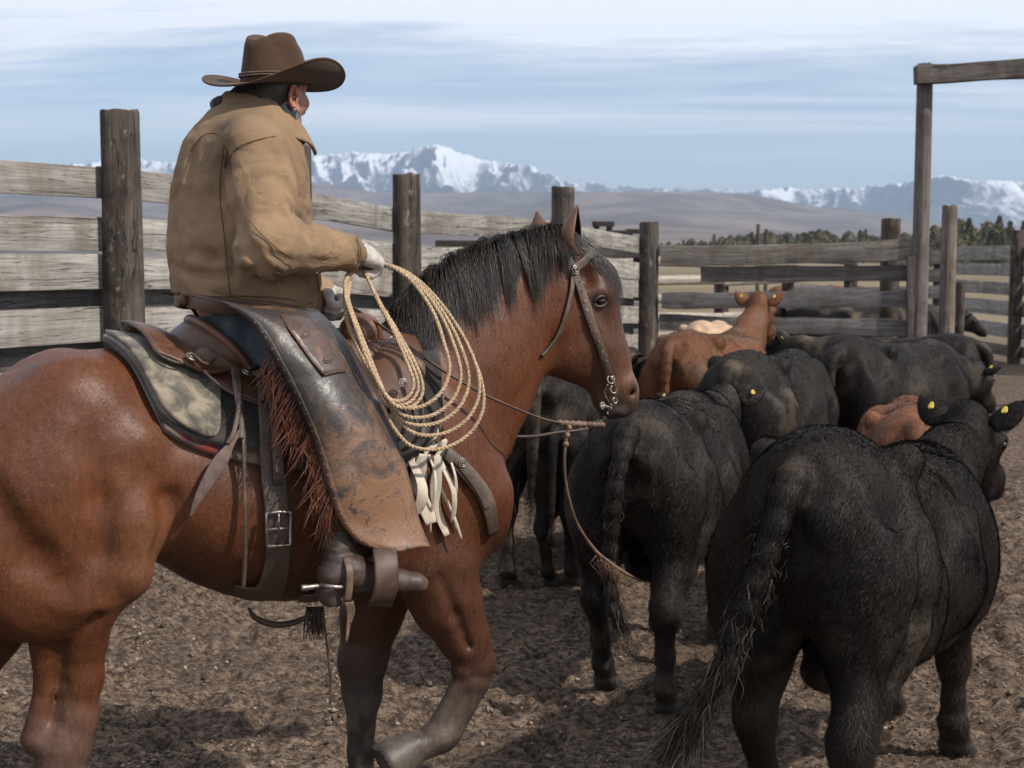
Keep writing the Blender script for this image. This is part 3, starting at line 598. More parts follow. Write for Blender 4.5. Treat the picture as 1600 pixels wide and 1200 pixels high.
for px, top, Y, lab in ((1184, 350, 70, 'taller of two thin snags standing beyond the gate'), (1197, 358, 71, 'shorter of two thin snags standing beyond the gate')):
    p = postp(px, top, Y, 6); tag(link('wooden_pole', post_mesh(p[2], p[3], int(px), seg=10, m=M_log), None, (p[0], Y, 0)), lab, 'pole')
# ================================================================ CATTLE
M_black = None
def mats_cow():
    global M_black, M_red, M_bcoat, M_tag, M_ceye
    M_black = mat_hide('cattle hide', .65, .22, bscale=45, bstr=.35, spot=(.16, .12, .085), spot_n=.70); M_red = M_black
    t = NT('cattle hair'); t.set('Base Color', t.attr()).set('Roughness', .55).set('Specular IOR Level', .22); M_bcoat = t.m
    t = NT('yellow tag plastic'); n = t.noise(t.coord('Object'), 60, 3); t.set('Base Color', t.mix(t.rng(n, .4, .7), (.50, .38, .03), (.28, .21, .03))).set('Roughness', .5); M_tag = t.m
    t = NT('cow eye'); t.set('Base Color', (.01, .008, .007)).set('Roughness', .08); M_ceye = t.m
mats_cow()
BLACK, RED = (.0110, .0083, .0072), (.135, .055, .025)
def leg_chain(S, pts, k=.03): S.chain(pts, k)
def cow(label, X, Y, deg, s=1.0, h=.018, col=BLACK, head=(1.02, 0, 1.20), face=(.75, 0, -.6), roll=0.0, legs=(0, 0, 0, 0), tail=None, ncoat=0, hairw=.0011, seed=1, wide=1.0, ears=True, group='cattle in the corral', cat='cow', name=None, tagged=True, brush=0, hair_l=.02, drop=0.0, belly=1.0, dust=.5, earup=.25, face_up=None):
    """legs: hoof travel ahead(+)/back(-) for hind right, hind left, fore right, fore left (local metres)"""
    hd = np.array(head, float); S = SDF((-1.15, -.62, -.02), (max(1.55, hd[0] + .45), .62, max(1.5, hd[2] + .28)), h)
    w = wide; D = lambda x: -drop * np.clip((x + .6) / 1.2, 0, 1)
    S.loft([(x, z + D(x) / 2, hz * (belly if -.5 < x < .5 else 1) + D(x) / 2, wy * w) for x, z, hz, wy in [(-.84, .98, .10, .10), (-.80, .985, .20, .20), (-.70, .985, .26, .25), (-.52, .95, .31, .275), (-.3, .875, .35, .295), (-.05, .83, .375, .33), (.2, .825, .375, .32), (.42, .84, .37, .27), (.58, .88, .30, .22), (.70, .93, .2, .16)]], .04, egg=.18)
    f = unit(face); up0 = np.array([0, math.sin(roll), math.cos(roll)]); 
    sd = unit(np.cross(up0, f)); hu = unit(np.cross(f, sd))                        # sd points to the animal's left when facing ahead
    HB = lambda a, b, c: hd + f * a + sd * b + hu * c
    # neck
    S.cone((.42, 0, .93 + D(.42)), (.42 * .35 + hd[0] * .65, hd[1] * .55, (.93 + D(.5)) * .42 + (hd[2] - .06) * .58), .245, .165, .08, (0, 1, 0), .62)
    S.cone((.42 * .35 + hd[0] * .65, hd[1] * .55, (.93 + D(.5)) * .42 + (hd[2] - .06) * .58), HB(.06, 0, -.05), .16, .115, .07, (0, 1, 0), .75)
    S.cone((.66, 0, .74 + D(.6)), (hd[0] * .8 + .1, hd[1] * .5, hd[2] - .30), .10, .06, .08, (0, 1, 0), .4)   # dewlap, brisket
    S.ell((.62, 0, .66 + D(.6)), (.13, .1, .15), .08)
    # head
    S.cone(HB(.01, 0, 0), HB(.14, 0, -.01), .088, .092, .04, sd, .98); S.cone(HB(.12, 0, -.005), HB(.33, 0, -.012), .082, .060, .04, sd, .92)
    S.cone(HB(.10, 0, -.075), HB(.30, 0, -.055), .082, .052, .04, sd, .72); S.cone(HB(.35, 0, -.02), HB(.40, 0, -.03), .060, .050, .03, sd, 1.15)
    S.cone(HB(.30, 0, -.075), HB(.37, 0, -.075), .035, .03, .02, sd, 1.2); S.ell(HB(-.03, 0, .045), (.05, .06, .045), .04)
    for q in (-1, 1):
        S.ell(HB(.13, q * .088, .02), (.035, .035, .035), .03); S.ell(HB(.135, q * .108, .008), (.018, .018, .018), .012, mode=-1)
        S.ell(HB(.425, q * .035, -.012), (.015, .015, .013), .012, mode=-1)
    # hips, thighs, shoulders
    hx = [-.62, -.62, .46, .46]
    for q, i in ((-1, 0), (1, 1)):
        S.ell((-.47, q * .215 * w, 1.165 + D(-.47)), (.075, .05, .055), .06); S.ell((-.80, q * .09, 1.04), (.06, .055, .07), .07)
        S.ell((-.56, q * .185 * w, .84), (.22, .125, .27), .08); S.ell((-.70, q * .15 * w, .80), (.12, .12, .24), .07)
        S.ell((-.38, q * .225 * w, .72), (.10, .075, .15), .08)
        d = legs[i]; y = q * .17 * w
        S.chain([(-.60, y, .72, .14), (-.66 + d * .25, y * .98, .58, .080), (-.755 + d * .5, y * .95, .455, .054), (-.765 + d * .55, y * .95, .42, .050), (-.72 + d * .8, y * .95, .26, .034), (-.70 + d * .95, y * .95, .135, .040), (-.66 + d, y * .95, .07, .043)], .035)
        for e in (-1, 1): S.cone((-.655 + d, y * .95 + e * .024, .055), (-.615 + d, y * .95 + e * .028, .012), .030, .034, .006)
        for e in (-1, 1): S.ell((-.74 + d * .95, y * .95 + e * .022, .125), (.014, .013, .016), .006)
        S.cone((-.79 + d * .5, y * .95, .475), (-.72, y, .66), .03, .06, .05)
        S.cone((.24, q * .19 * w, .90 + D(.3)), (.50, q * .17 * w, .72 + D(.5)), .16, .125, .1, (0, 1, 0), .7); S.cone((.24, q * .19 * w, 1.06 + D(.3)), (.36, q * .19 * w, .85 + D(.3)), .07, .10, .15, (0, 1, 0), .7)
        i += 2; d = legs[i]; lift = max(0, d - .22) * .6; y = q * .155 * w
        S.chain([(.40, y, .68 + D(.4), .12), (.40 + d * .35, y, .52, .068), (.43 + d * .6, y, .37 + lift, .052), (.43 + d * .62, y, .33 + lift, .048), (.42 + d * .85, y, .22 + lift * .8, .033), (.42 + d * .95, y, .125 + lift * .8, .042), (.445 + d, y, .07 + lift * .7, .042)], .03)
        for e in (-1, 1): S.cone((.45 + d, y + e * .023, .055 + lift * .6), (.485 + d, y + e * .027, .012 + lift * .6), .029, .034, .006)
    # creases: between thigh and flank, behind the shoulder, between the thighs, along the ribs
    for q in (-1, 1):
        S.chain([(-.30, q * .30 * w, 1.08, .02), (-.24, q * .35 * w, .9, .02), (-.22, q * .33 * w, .66, .014)], .11, mode=-1)
        S.chain([(.18, q * .34 * w, 1.02, .01), (.2, q * .36 * w, .82, .015), (.24, q * .31 * w, .62, .010)], .12, mode=-1)
        S.ell((-.28, q * .30 * w, 1.07 + D(-.3)), (.14, .028, .11), .10, mode=-1); S.ell((-.66, q * .245 * w, 1.10), (.07, .022, .09), .08, mode=-1); S.chain([(-.62, q * .315 * w, .95, .01), (-.66, q * .30 * w, .78, .014), (-.70, q * .26 * w, .62, .012)], .06, mode=-1)
        pass
    S.cone((-.92, 0, .86), (-.80, 0, .56), .015, .05, .06, mode=-1)
    S.ell((-.42, 0, .53), (.12, .10, .06), .07)
    # tail
    if tail is None: tail = [(-.80, 0, 1.17), (-.885, 0, 1.12), (-.915, 0, .98), (-.90, .01, .75), (-.89, .02, .52)]
    tp = cat_rom(tail, 12); rr = np.interp(np.linspace(0, 1, 12), [0, .2, 1], [.05, .034, .018])
    S.chain([(*p, max(r, h * .9)) for p, r in zip(tp, rr)], .03)
    V, Q = S.surface(2 if h < .015 else 1); N = vnormals(V, Q)
    V = V + N * (.004 * fbm(V * 7 + seed, 3, .5, seed))[:, None] + N * (.0022 * vnoise(V * np.array([22, 22, 12.]), seed + 3))[:, None]
    def ccol(P):
        n = fbm(P * 4 + seed, 3, .5, seed + 2); n2 = fbm(P * 14, 3, .6, seed + 5); c = np.array(col) * (1 + .28 * n[:, None])
        red = col[0] > .1
        if not red:
            b = np.clip(.5 * n + .25, 0, 1)[:, None]; c = c * (1 - b) + np.array([.022, .014, .010]) * b
        dm = (np.clip(fbm(P * 3.3 + 5 * seed, 4, .6, seed + 9) - .35, 0, 1) * 1.6 + np.clip(.45 - P[:, 2], 0, 1) * (n2 > .0) * .9) * dust; dm = np.clip(dm, 0, .75)[:, None]; c = c * (1 - dm) + np.array([.13, .098, .07]) * dm
        hf = (P[:, 2] < .065); c[hf] = (.06, .05, .042)
        mz = HB(.42, 0, -.03); d = np.linalg.norm(P - mz, axis=1); m = np.clip((.075 - d) * 25, 0, 1)[:, None]; c = c * (1 - m) + (np.array([.02, .018, .018]) if not red else np.array([.30, .2, .15])) * m
        return np.clip(c, .004, 1)
    C = ccol(V); parts = MB()
    me_name = name or ('red_cow' if col[0] > .1 else 'black_cow')
    # ears grow out of the same skin mesh
    eb = MB(); ears_pos = []
    for q in (-1, 1):
        b0 = HB(.005, q * .085, .015); tip = b0 + unit(sd * q + hu * earup * .8 - f * .3) * .150; ec_ = np.array(col) * 1.0
        ear_mesh_c(eb, b0, tip, .052, f * .8 - hu * .15 + sd * q * .1, tuple(np.clip(ec_ * 1.1, 0, 1))); ears_pos.append((b0, tip, q))
    eV = np.vstack(eb.v); V2 = np.vstack([V, eV]); Q2 = np.vstack([Q, np.array([list(x) for x in eb.f]) + len(V)]); C2 = np.vstack([C, np.vstack(eb.c)])
    o = link(me_name, mesh_np(me_name, V2 * s, Q2, M_black, True, C2)); o.location = (X, Y, 0); o.rotation_euler = (0, 0, R(deg)); tag(o, label, cat, group)
    for q in (-1, 1): m2 = MB(); ball(m2, HB(.135, q * .098, .010) * s, .019 * s, 14, 10); m2.build('eye', M_ceye, o)
    if tagged:
        for b0, tip, q in ears_pos:
            ax_ = unit(tip - b0); of_ = f * .8 - hu * .15 + sd * q * .1; of_ = unit(of_ - ax_ * of_.dot(ax_)); c0 = b0 * .45 + tip * .55 - of_ * .026 - hu * .010; m3 = MB(); G = []
            for i in range(6):
                wq = [.004, .008, .010, .011, .011, .008][i]; G.append([(c0 + sd * (x * wq) - hu * (.0065 * i - .012) - of_ * (.002 + .001 * i)) * s for x in (-1, -.5, 0, .5, 1)])
            sheet(m3, G, .003); ball(m3, (c0 + of_ * .030 + hu * .004) * s, .005 * s, 10, 6); m3.build('ear_tag', M_tag, o)
    if ncoat:
        def flow(P):
            Dv = np.c_[-np.ones(len(P)), 0 * P[:, 0], -.9 * np.ones(len(P))]; lw = P[:, 2] < .62; Dv[lw] = [-.1, 0, -1]; Dv[:, 0] += .6 * vnoise(P * 6, 3); Dv[:, 1] += .5 * vnoise(P * 6, 4); return Dv
        cf = lambda P: 1.0
        coat('coat', V2 * s, Q2, np.clip(C2 * 1.15, 0, 1), flow, ncoat, hair_l, hairw, .32, M_bcoat, o, seed, nj=.30, jitter=.34, brv=.38, alt=(.055, .038, .027) if col[0] < .1 else (.26, .13, .07), altf=.14, lenf=lambda P: .55 + .9 * np.clip(.5 + .5 * vnoise(P * 9, 6), 0, 1))
    # tail switch
    rg_ = np.random.default_rng(seed); mbr = MB(); e1, e0 = tp[-1], tp[-3]; td = unit(e1 - e0); nb = brush or 60
    for k in range(nb):
        u_ = rg_.random() ** .7; q_ = (1.5 + 9.4 * u_); base = (tp[int(q_)] * (1 - q_ % 1) + tp[min(11, int(q_) + 1)] * (q_ % 1)) if brush else tp[-1]; L_ = (.09 + .12 * rg_.random()) if not brush else (.025 + .14 * u_ ** 3 * (0.3 + rg_.random()))
        d = unit((td if u_ > .8 else unit(tp[min(11, int(q_) + 1)] - tp[int(q_)])) + rg_.normal(0, .20 + .1 * u_, 3) + .35 * vnoise(np.array([base * 14]) * 1.0, 7)[0] * np.array([.3, 1, 0])) if brush else unit(td + rg_.normal(0, .12, 3)); p = base + rg_.normal(0, (.020 - .004 * u_) if brush else .012, 3); pts = [p, p + d * L_ * .5 + rg_.normal(0, .008, 3), p + d * L_ + np.array([0, 0, -.03 * u_]) + rg_.normal(0, .012, 3)]
        cc_ = (.10, .08, .06) if rg_.random() < .3 * dust + .1 else tuple(np.array(col) * 1.2); P_ = cat_rom(pts, 5) * s; T = np.gradient(P_, axis=0); Sx = np.cross(T, rg_.normal(size=3)); Sx /= np.linalg.norm(Sx, axis=1)[:, None] + 1e-9
        ww = (.0010 * np.linspace(1, .2, 5))[:, None]; n_ = 5; mbr.add(np.concatenate([P_ + Sx * ww, P_ - Sx * ww]), [(i, i + 1, n_ + i + 1, n_ + i) for i in range(n_ - 1)], cc_)
    mbr.build('tail_switch', M_bcoat, o)
    return o
def ear_mesh_c(mb, base, tip, w, opening, col):
    base, tip = np.array(base, float), np.array(tip, float); ax = unit(tip - base); o_ = np.array(opening, float); o_ = unit(o_ - ax * o_.dot(ax)); sd = np.cross(ax, o_); L = np.linalg.norm(tip - base); G = []; n, seg = 10, 12
    for i in range(n + 1):
        t_ = i / n; hw = w * math.sin(math.pi * (0.13 + .87 * t_)) ** .7 * (1.15 - .3 * t_) + .002; row = []
        for j in range(seg + 1):
            a = -1.0 + 2.0 * j / seg; row.append(base + ax * L * t_ + sd * hw * math.sin(a * 1.35) + o_ * hw * .75 * (1 - math.cos(a * 1.35)) - o_ * .012 + o_ * (.02 * t_ * t_))
        G.append(row)
    sheet(mb, G, .007, col)
def cpos(px, Y): return (px - 800) / FPX * Y
cow('largest black cow at the right front, walking away with its straw-flecked tail swung left', 1.20, 4.62, 61, 1.06, .0115, BLACK, head=(1.03, -.06, 1.09), face=(.36, -.04, -.29), legs=(-.06, .16, .10, .34), tail=[(-.76, 0, 1.17), (-.87, .01, 1.11), (-.92, .04, .97), (-.95, .09, .80), (-.98, .15, .63), (-1.01, .23, .46)], ncoat=330000, hairw=.0010, hair_l=.015, seed=3, brush=2600, drop=.14, dust=.28, belly=.98, earup=1.1, wide=.93)
cow('black cow seen from behind below the horse muzzle, its tail hanging straight', .70, 6.28, 72, .98, .0125, BLACK, head=(1.0, -.08, 1.10), face=(.27, .12, -.27), legs=(-.12, .14, .0, .1), tail=[(-.80, 0, 1.17), (-.88, .0, 1.12), (-.92, .02, .98), (-.93, .04, .75), (-.94, .03, .50), (-.93, 0, .40)], ncoat=140000, hairw=.0011, hair_l=.017, seed=5, brush=800, dust=.25, earup=.5)
cow('black cow with a dung-spotted rump standing just beyond the two nearest cows', 1.64, 8.9, 62, 1.0, .015, BLACK, head=(1.0, .1, .95), face=(.8, .2, -.7), legs=(0, .1, 0, -.1), seed=7, ncoat=60000, hairw=.0012, dust=.45)
cow('big black cow standing nearly side on at the back right of the herd', 2.82, 10.3, 44, .99, .018, BLACK, head=(1.0, -.05, .94), face=(.5, 0, -.5), legs=(0, -.1, .1, 0), seed=9, ncoat=50000, hairw=.0013, dust=.2)
cow('black cow looking left at the back, mostly hidden behind the big side-on one', 3.12, 11.8, 140, .95, .02, BLACK, head=(1.02, .05, 1.14), face=(.8, .3, -.5), seed=11, ncoat=40000, hairw=.0013)
cow('red cow holding its head high above the black cattle', 1.55, 10.8, 60, 1.02, .015, RED, head=(.82, -.02, 1.40), face=(.34, .02, -.24), seed=13, ncoat=50000, hairw=.0013, dust=.5, earup=1.1)
cow('black cow whose tagged ear shows just right of the horse muzzle', -.02, 10.2, 20, .98, .02, BLACK, head=(.95, -.05, 1.08), face=(.5, -.1, -.5), seed=15, ncoat=30000, hairw=.0013)
cow('black cow standing in the shade behind the horse neck', .28, 8.35, 80, 1.04, .018, BLACK, head=(1.0, 0, 1.0), face=(.8, .3, -.6), seed=17, ncoat=50000, hairw=.0013, legs=(.05, -.08, 0, 0))
cow('red calf with only its back showing behind the largest black cow', 1.98, 7.0, 76, .90, .018, RED, head=(1.0, 0, .85), face=(.8, 0, -.7), seed=19, ncoat=30000, hairw=.0013, cat='calf', name='red_calf')
cow('black calf with yellow-tagged ears just over the back of the middle black cow', .60, 8.05, 58, .80, .018, BLACK, head=(1.0, -.05, 1.16), face=(.7, .1, -.6), seed=21, ncoat=25000, hairw=.0012, cat='calf', name='black_calf')
# cattle beyond the gate
rg = np.random.default_rng(2)
for i, (px, Yc, dg, cl, lab) in enumerate([(1112, 14.3, 72, (.50, .34, .22), 'pale tan cow at the back beside the raised head of the red cow'), (1262, 31, 5, RED, 'leftmost red cow of the row far beyond the gate'), (1300, 30, 185, RED, 'red cow in the middle of the row far beyond the gate'), (1335, 31, 10, RED, 'rightmost red cow of the row far beyond the gate'),
        (1275, 19.5, 10, BLACK, 'leftmost black cow standing close behind the gate'), (1345, 19, 170, BLACK, 'middle black cow standing close behind the gate'), (1400, 20, 5, BLACK, 'rightmost black cow standing close behind the gate')]):
    cow(lab, cpos(px, Yc), Yc, dg, .95, .03, cl, head=(1.05, 0, .98 + .2 * rg.random()), face=(.8, 0, -.6), seed=30 + i, group='cattle beyond the gate', tagged=False)
# ================================================================ HORSE
HF = Frame(-0.29, 4.3, 26); hp = HF.pl
def hr(px, P):  # pixel width to metres at a local point
    w = HF.o + HF.f * P[0] + HF.l * P[1]; return px / FPX * w[1]
def hc(px, py, lat, rpx): p = hp(px, py, lat); return [*p, hr(rpx, p)]
Hs = SDF((-1.62, -.46, -.02), (.93, .46, 2.02), .0085)
Hs.loft([(-1.37, 1.25, .10, .12), (-1.30, 1.25, .20, .20), (-1.15, 1.25, .268, .275), (-.99, 1.275, .288, .29), (-.85, 1.275, .288, .265), (-.68, 1.185, .30, .28), (-.5, 1.14, .315, .295), (-.3, 1.14, .32, .29), (-.1, 1.175, .335, .25), (.03, 1.20, .33, .22), (.13, 1.14, .27, .2), (.20, 1.08, .17, .15)], .03, egg=.12)
Hs.ell((.05, 0, 1.46), (.22, .075, .12), .1)                                   # withers
# neck
nk = [hc(684, 636, 0, 143), hc(722, 570, 0, 121), hc(755, 528, 0, 107), hc(800, 488, 0, 92), hc(842, 455, 0, 74)]
for i in range(4):
    m = (.60, .54, .50, .48)[i]; Hs.cone(nk[i][:3], nk[i+1][:3], nk[i][3], nk[i+1][3], .05, (0, 1, 0), m)
Hs.chain([hc(655, 500, 0, 22), hc(700, 436, 0, 18), hc(770, 402, 0, 16), hc(835, 382, 0, 16)], .06)  # crest
Hs.chain([hc(832, 560, -.03, 18), hc(800, 630, -.04, 20), hc(768, 690, -.05, 26)], .05)              # windpipe side
# head
Hs.cone(hp(868, 408, 0), hp(915, 455, 0), .092, .098, .05, (0, 1, 0), .90)
Hs.cone(hp(878, 500, 0), hp(893, 530, 0), .135, .128, .05, (0, 1, 0), .66)      # jowls
Hs.cone(hp(918, 450, 0), hp(950, 555, 0), .082, .066, .05, (0, 1, 0), .88)
Hs.cone(hp(905, 535, 0), hp(940, 590, 0), .105, .068, .05, (0, 1, 0), .60)
Hs.cone(hp(945, 560, 0), hp(966, 610, 0), .068, .058, .05, (0, 1, 0), .85)
Hs.cone(hp(966, 605, 0), hp(974, 630, 0), .056, .046, .03, (0, 1, 0), 1.0)
Hs.ell(hp(978, 612, 0), (.034, .052, .045), .03)
Hs.cone(hp(940, 625, 0), hp(948, 643, 0), .034, .028, .025, (0, 1, 0), 1.1)      # lower lip, chin
for s_ in (-1, 1):
    Hs.ell(hp(962, 640, s_ * .0), (.03, .044, .022), .02)
    Hs.ell(hp(936, 458, s_ * .078), (.035, .022, .028), .03)                    # brow
    Hs.chain([hp(920, 490, s_ * .082).tolist() + [.016], hp(942, 545, s_ * .064).tolist() + [.011]], .03)  # facial crest
    e = hp(938, 470, s_ * .1); Hs.ell(e, (.022, .016, .015), .012, mode=-1)
    n_ = hp(985, 606, s_ * .045); Hs.ell(n_, (.012, .02, .024), .014, mode=-1)
    Hs.ell(n_ + np.array([-.012, s_ * .006, .012]), (.02, .012, .022), .02)
    Hs.ell(hp(915, 432, s_ * .075), (.022, .02, .028), .04, mode=-1)            # hollow above the eye
    Hs.chain([hp(942, 622, s_ * .062).tolist() + [.005], hp(958, 634, s_ * .055).tolist() + [.006], hp(976, 641, s_ * .03).tolist() + [.005]], .010, mode=-1)  # mouth line
    Hs.ell(hp(873, 475, s_ * .075), (.03, .02, .07), .05)
# shoulders, breast
for s_ in (-1, 1):
    Hs.cone((-.10, s_ * .13, 1.42), (.13, s_ * .145, 1.10), .10, .12, .08, (0, 1, 0), .75)
    Hs.cone((-.16, s_ * .175, 1.20), (-.02, s_ * .165, .98), .12, .11, .07, (0, 1, 0), .7)
    Hs.ell((.16, s_ * .085, 1.03), (.10, .09, .13), .05)
    Hs.cone((-.2, s_ * .12, .93), (.05, s_ * .10, .92), .09, .10, .06)
    Hs.ell((.02, s_ * .175, 1.25), (.09, .05, .18), .07)
# near foreleg lifted, hoof folded back
Hs.chain([hc(672, 880, -.15, 72), hc(700, 940, -.16, 56), hc(724, 992, -.165, 40), hc(742, 1030, -.165, 33)], .03, (0, 1, 0), .78)
Hs.chain([hc(712, 885, -.19, 30), hc(742, 995, -.185, 15)], .025); Hs.chain([hc(690, 905, -.255, 3), hc(712, 960, -.24, 4), hc(732, 1010, -.215, 3)], .03, mode=-1)
Hs.ell(hp(749, 1038, -.165), (.052, .047, .046), .015); Hs.ell(hp(738, 1062, -.165), (.046, .044, .036), .012); Hs.ell(hp(722, 1046, -.165), (.034, .04, .034), .015)
Hs.chain([hc(741, 1066, -.165, 26), hc(722, 1108, -.165, 19), hc(703, 1142, -.165, 22)], .015, (0, 1, 0), .8); Hs.chain([hc(722, 1062, -.165, 16), hc(700, 1100, -.165, 12), hc(684, 1134, -.165, 16)], .010)
Hs.ell(hp(690, 1153, -.165), (.052, .042, .046), .015); Hs.ell(hp(672, 1140, -.165), (.026, .024, .02), .01)
Hs.cone(hp(680, 1156, -.165), hp(655, 1168, -.165), .042, .042, .015)
Hs.cone(hp(648, 1168, -.165), hp(608, 1194, -.165), .050, .074, .004, (0, 1, 0), .9); Hs.cone(hp(583, 1208, -.165), hp(560, 1222, -.165), .07, .08, .004, mode=-1)
# far foreleg, planted
xs_ = hp(565, 1100, .15)[0]
Hs.chain([hc(600, 905, .13, 60), hc(580, 960, .15, 48), hc(567, 1030, .15, 38), (xs_, .15, .47, .066)], .03, (0, 1, 0), .8)
Hs.ell((xs_ + .005, .15, .44), (.062, .05, .065), .02)
Hs.chain([(xs_, .15, .40, .05), (xs_ - .005, .15, .26, .04), (xs_ - .005, .15, .15, .042), (xs_ + .03, .15, .09, .038)], .02)
Hs.cone((xs_ + .035, .15, .075), (xs_ + .06, .15, .0), .05, .068, .006)
# hindquarters
for s_ in (-1, 1):
    Hs.cone((-1.03, s_ * .14, 1.40), (-1.20, s_ * .16, 1.22), .16, .17, .07, (0, 1, 0), .8)
    Hs.ell((-1.10, s_ * .19, 1.08), (.24, .105, .27), .06)
    Hs.chain([(-.93, s_ * .20, 1.30, .06), (-.90, s_ * .225, 1.12, .075), (-.925, s_ * .215, 1.0, .085)], .06)
    Hs.chain([(-1.29, s_ * .16, 1.26, .09), (-1.29, s_ * .17, 1.08, .09), (-1.19, s_ * .17, .92, .075)], .05)
    Hs.ell((-.89, s_ * .21, 1.55 - .22), (.05, .05, .05), .08)
    Hs.chain([(-1.26, s_ * .295, 1.24, .012), (-1.16, s_ * .315, 1.06, .014), (-1.06, s_ * .305, .93, .012)], .075, mode=-1)
    Hs.chain([(-1.02, s_ * .315, 1.36, .01), (-1.0, s_ * .32, 1.2, .015), (-1.0, s_ * .31, 1.06, .01)], .06, mode=-1)
    Hs.chain([(-.815, s_ * .27, 1.18, .02), (-.82, s_ * .285, 1.04, .02), (-.80, s_ * .2, .95, .02)], .05, mode=-1)   # flank fold
Hs.chain([hc(128, 930, -.19, 66), hc(128, 1000, -.165, 36), hc(126, 1060, -.16, 32), hc(116, 1120, -.155, 34), hc(108, 1165, -.155, 36)], .03, (0, 1, 0), .95)
Hs.chain([hc(88, 930, -.18, 60), hc(72, 1005, -.165, 26), hc(70, 1070, -.16, 17), hc(60, 1128, -.155, 18), hc(56, 1152, -.155, 24)], .012)
Hs.chain([hc(98, 1010, -.225, 3), hc(94, 1070, -.205, 4), hc(86, 1130, -.20, 3)], .03, mode=-1); Hs.chain([hc(150, 960, -.26, 4), hc(120, 1010, -.25, 3)], .04, mode=-1)
Hs.chain([hc(94, 1165, -.155, 42), hc(92, 1215, -.155, 38), hc(98, 1270, -.155, 26), hc(100, 1330, -.155, 25), hc(112, 1370, -.155, 26)], .025)
f_ = hp(118, 1385, -.155); Hs.cone(f_, (f_[0] + .05, f_[1], 0), .05, .07, .006)
Hs.chain([(-1.12, .17, .95, .13), (-1.22, .165, .78, .085), (-1.32, .16, .60, .062), (-1.37, .16, .52, .065), (-1.37, .16, .34, .042), (-1.38, .16, .16, .044), (-1.35, .16, .1, .04)], .03)
Hs.cone((-1.34, .16, .08), (-1.31, .16, 0), .05, .07, .006)
pass                                    # sheath
Hs.chain([(-1.36, 0, 1.42, .05), (-1.46, 0, 1.36, .045), (-1.5, 0, 1.2, .035), (-1.5, 0, 1.1, .03)], .04)   # dock
HV, HQ = Hs.surface(2); HN = vnormals(HV, HQ)
mus = fbm(HV * np.array([6, 6, 5.0]), 2, .5, 3); HV = HV + HN * (0.0035 * mus)[:, None] * np.clip((HV[:, 2] - .5) * 3, 0, 1)[:, None]
_r = fbm(HV * np.array([18, 18, 18.]), 2, .5, 33); HV = HV + HN * (0.0009 * _r)[:, None]
def horse_col(P):
    x, y, z = P.T; n = fbm(P * 5, 3, .5, 11); c = np.array([.104, .035, .0145]) * (1 + .20 * n[:, None])
    def bl(c, m, k): m = np.clip(m, 0, 1)[:, None]; return c * (1 - m) + np.array(k) * m
    c = bl(c, (z - 1.25) * 1.2 * (x < -.7), (.112, .042, .021))
    c = bl(c, np.clip((1.12 - z) * 3.2, 0, .72) * (x > -.85), (.055, .024, .015))  # belly and lower body darkened: shade put into the coat colour
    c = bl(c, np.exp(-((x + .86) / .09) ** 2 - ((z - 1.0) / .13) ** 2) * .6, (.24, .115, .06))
    leg = (.66 + .05 * n - z) * 6; c = bl(c, np.where(x < -.7, (.66 + .05 * n - z) * 3, leg) , (.045, .034, .030))
    c = bl(c, (.60 - z) * 4 * np.clip(fbm(P * 9, 4, .6, 5) * 2 + .4, 0, .8), (.105, .080, .062))
    c = bl(c, np.where(x < -.7, (.8 - z) * 2.5, 0) * np.clip(.5 + n, 0, .7), (.125, .08, .062))
    c = bl(c, np.clip((-1.37 - x) * 30, 0, 1) * (z > 1.0), (.02, .015, .013))
    hd = np.clip((x - .42) * 6, 0, 1) * (z > 1.2); c = bl(c, hd * .8, (.078, .036, .023))
    mz = hp(978, 600, 0); d = np.linalg.norm((P - mz) * [1, .6, 1], axis=1); c = bl(c, np.clip((.13 - d) * 9, 0, 1) * hd * .8, (.19, .10, .055))
    ch = hp(962, 640, 0); d = np.linalg.norm(P - ch, axis=1); c = bl(c, np.clip((.10 - d) * 16, 0, .9), (.040, .032, .030))
    for s_ in (-1, 1):
        d = np.linalg.norm(P - hp(985, 606, s_ * .045), axis=1); c = bl(c, np.clip((.034 - d) * 50, 0, 1), (.02, .014, .013))
        d = np.linalg.norm(P - hp(938, 470, s_ * .095), axis=1); c = bl(c, np.clip((.045 - d) * 30, 0, .85), (.04, .025, .02))
    c = bl(c, np.clip(.62 - z, 0, 1) * (z < .09) * 20, (.10, .085, .07))
    hk = hp(625, 1182, -.165); d = np.linalg.norm(P - hk, axis=1); c = bl(c, np.clip((.085 - d) * 60, 0, 1), (.085, .070, .058))
    return np.clip(c, 0.005, 1)
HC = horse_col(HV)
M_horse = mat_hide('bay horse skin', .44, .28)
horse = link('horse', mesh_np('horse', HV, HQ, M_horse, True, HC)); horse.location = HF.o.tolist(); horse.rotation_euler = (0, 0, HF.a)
tag(horse, 'saddled bay horse with black mane walking towards the cattle with one foreleg lifted', 'horse')
t = NT('bay coat'); t.set('Base Color', t.attr()).set('Roughness', .42).set('Specular IOR Level', .3); M_hcoat = t.m
def hflow(P):
    x, y, z = P.T; D = np.c_[-np.ones(len(P)) * .8, 0 * x, -0.6 + 0 * x]; low = z < .85; D[low] = [-.05, 0, -1.0]
    neck = (x > 0.02) & (z > 1.15); D[neck] = [-.35, 0, -.9]; head = (x > .5); D[head] = [.25, 0, -1.0]; D[:, 0] += .35 * vnoise(P * 5, 8); D[:, 2] += .3 * vnoise(P * 5, 9); return D
coat('coat', HV, HQ, HC, hflow, 190000, .012, .0006, .14, M_hcoat, horse, 2, nj=.17, alt=(.22, .10, .055), altf=.2, brv=.24, dens=lambda P: np.where(P[:, 1] < .1, 1.0, .25) * (np.linalg.norm(P - hp(618, 1186, -.165), axis=1) > .085) * (P[:, 2] > .085))
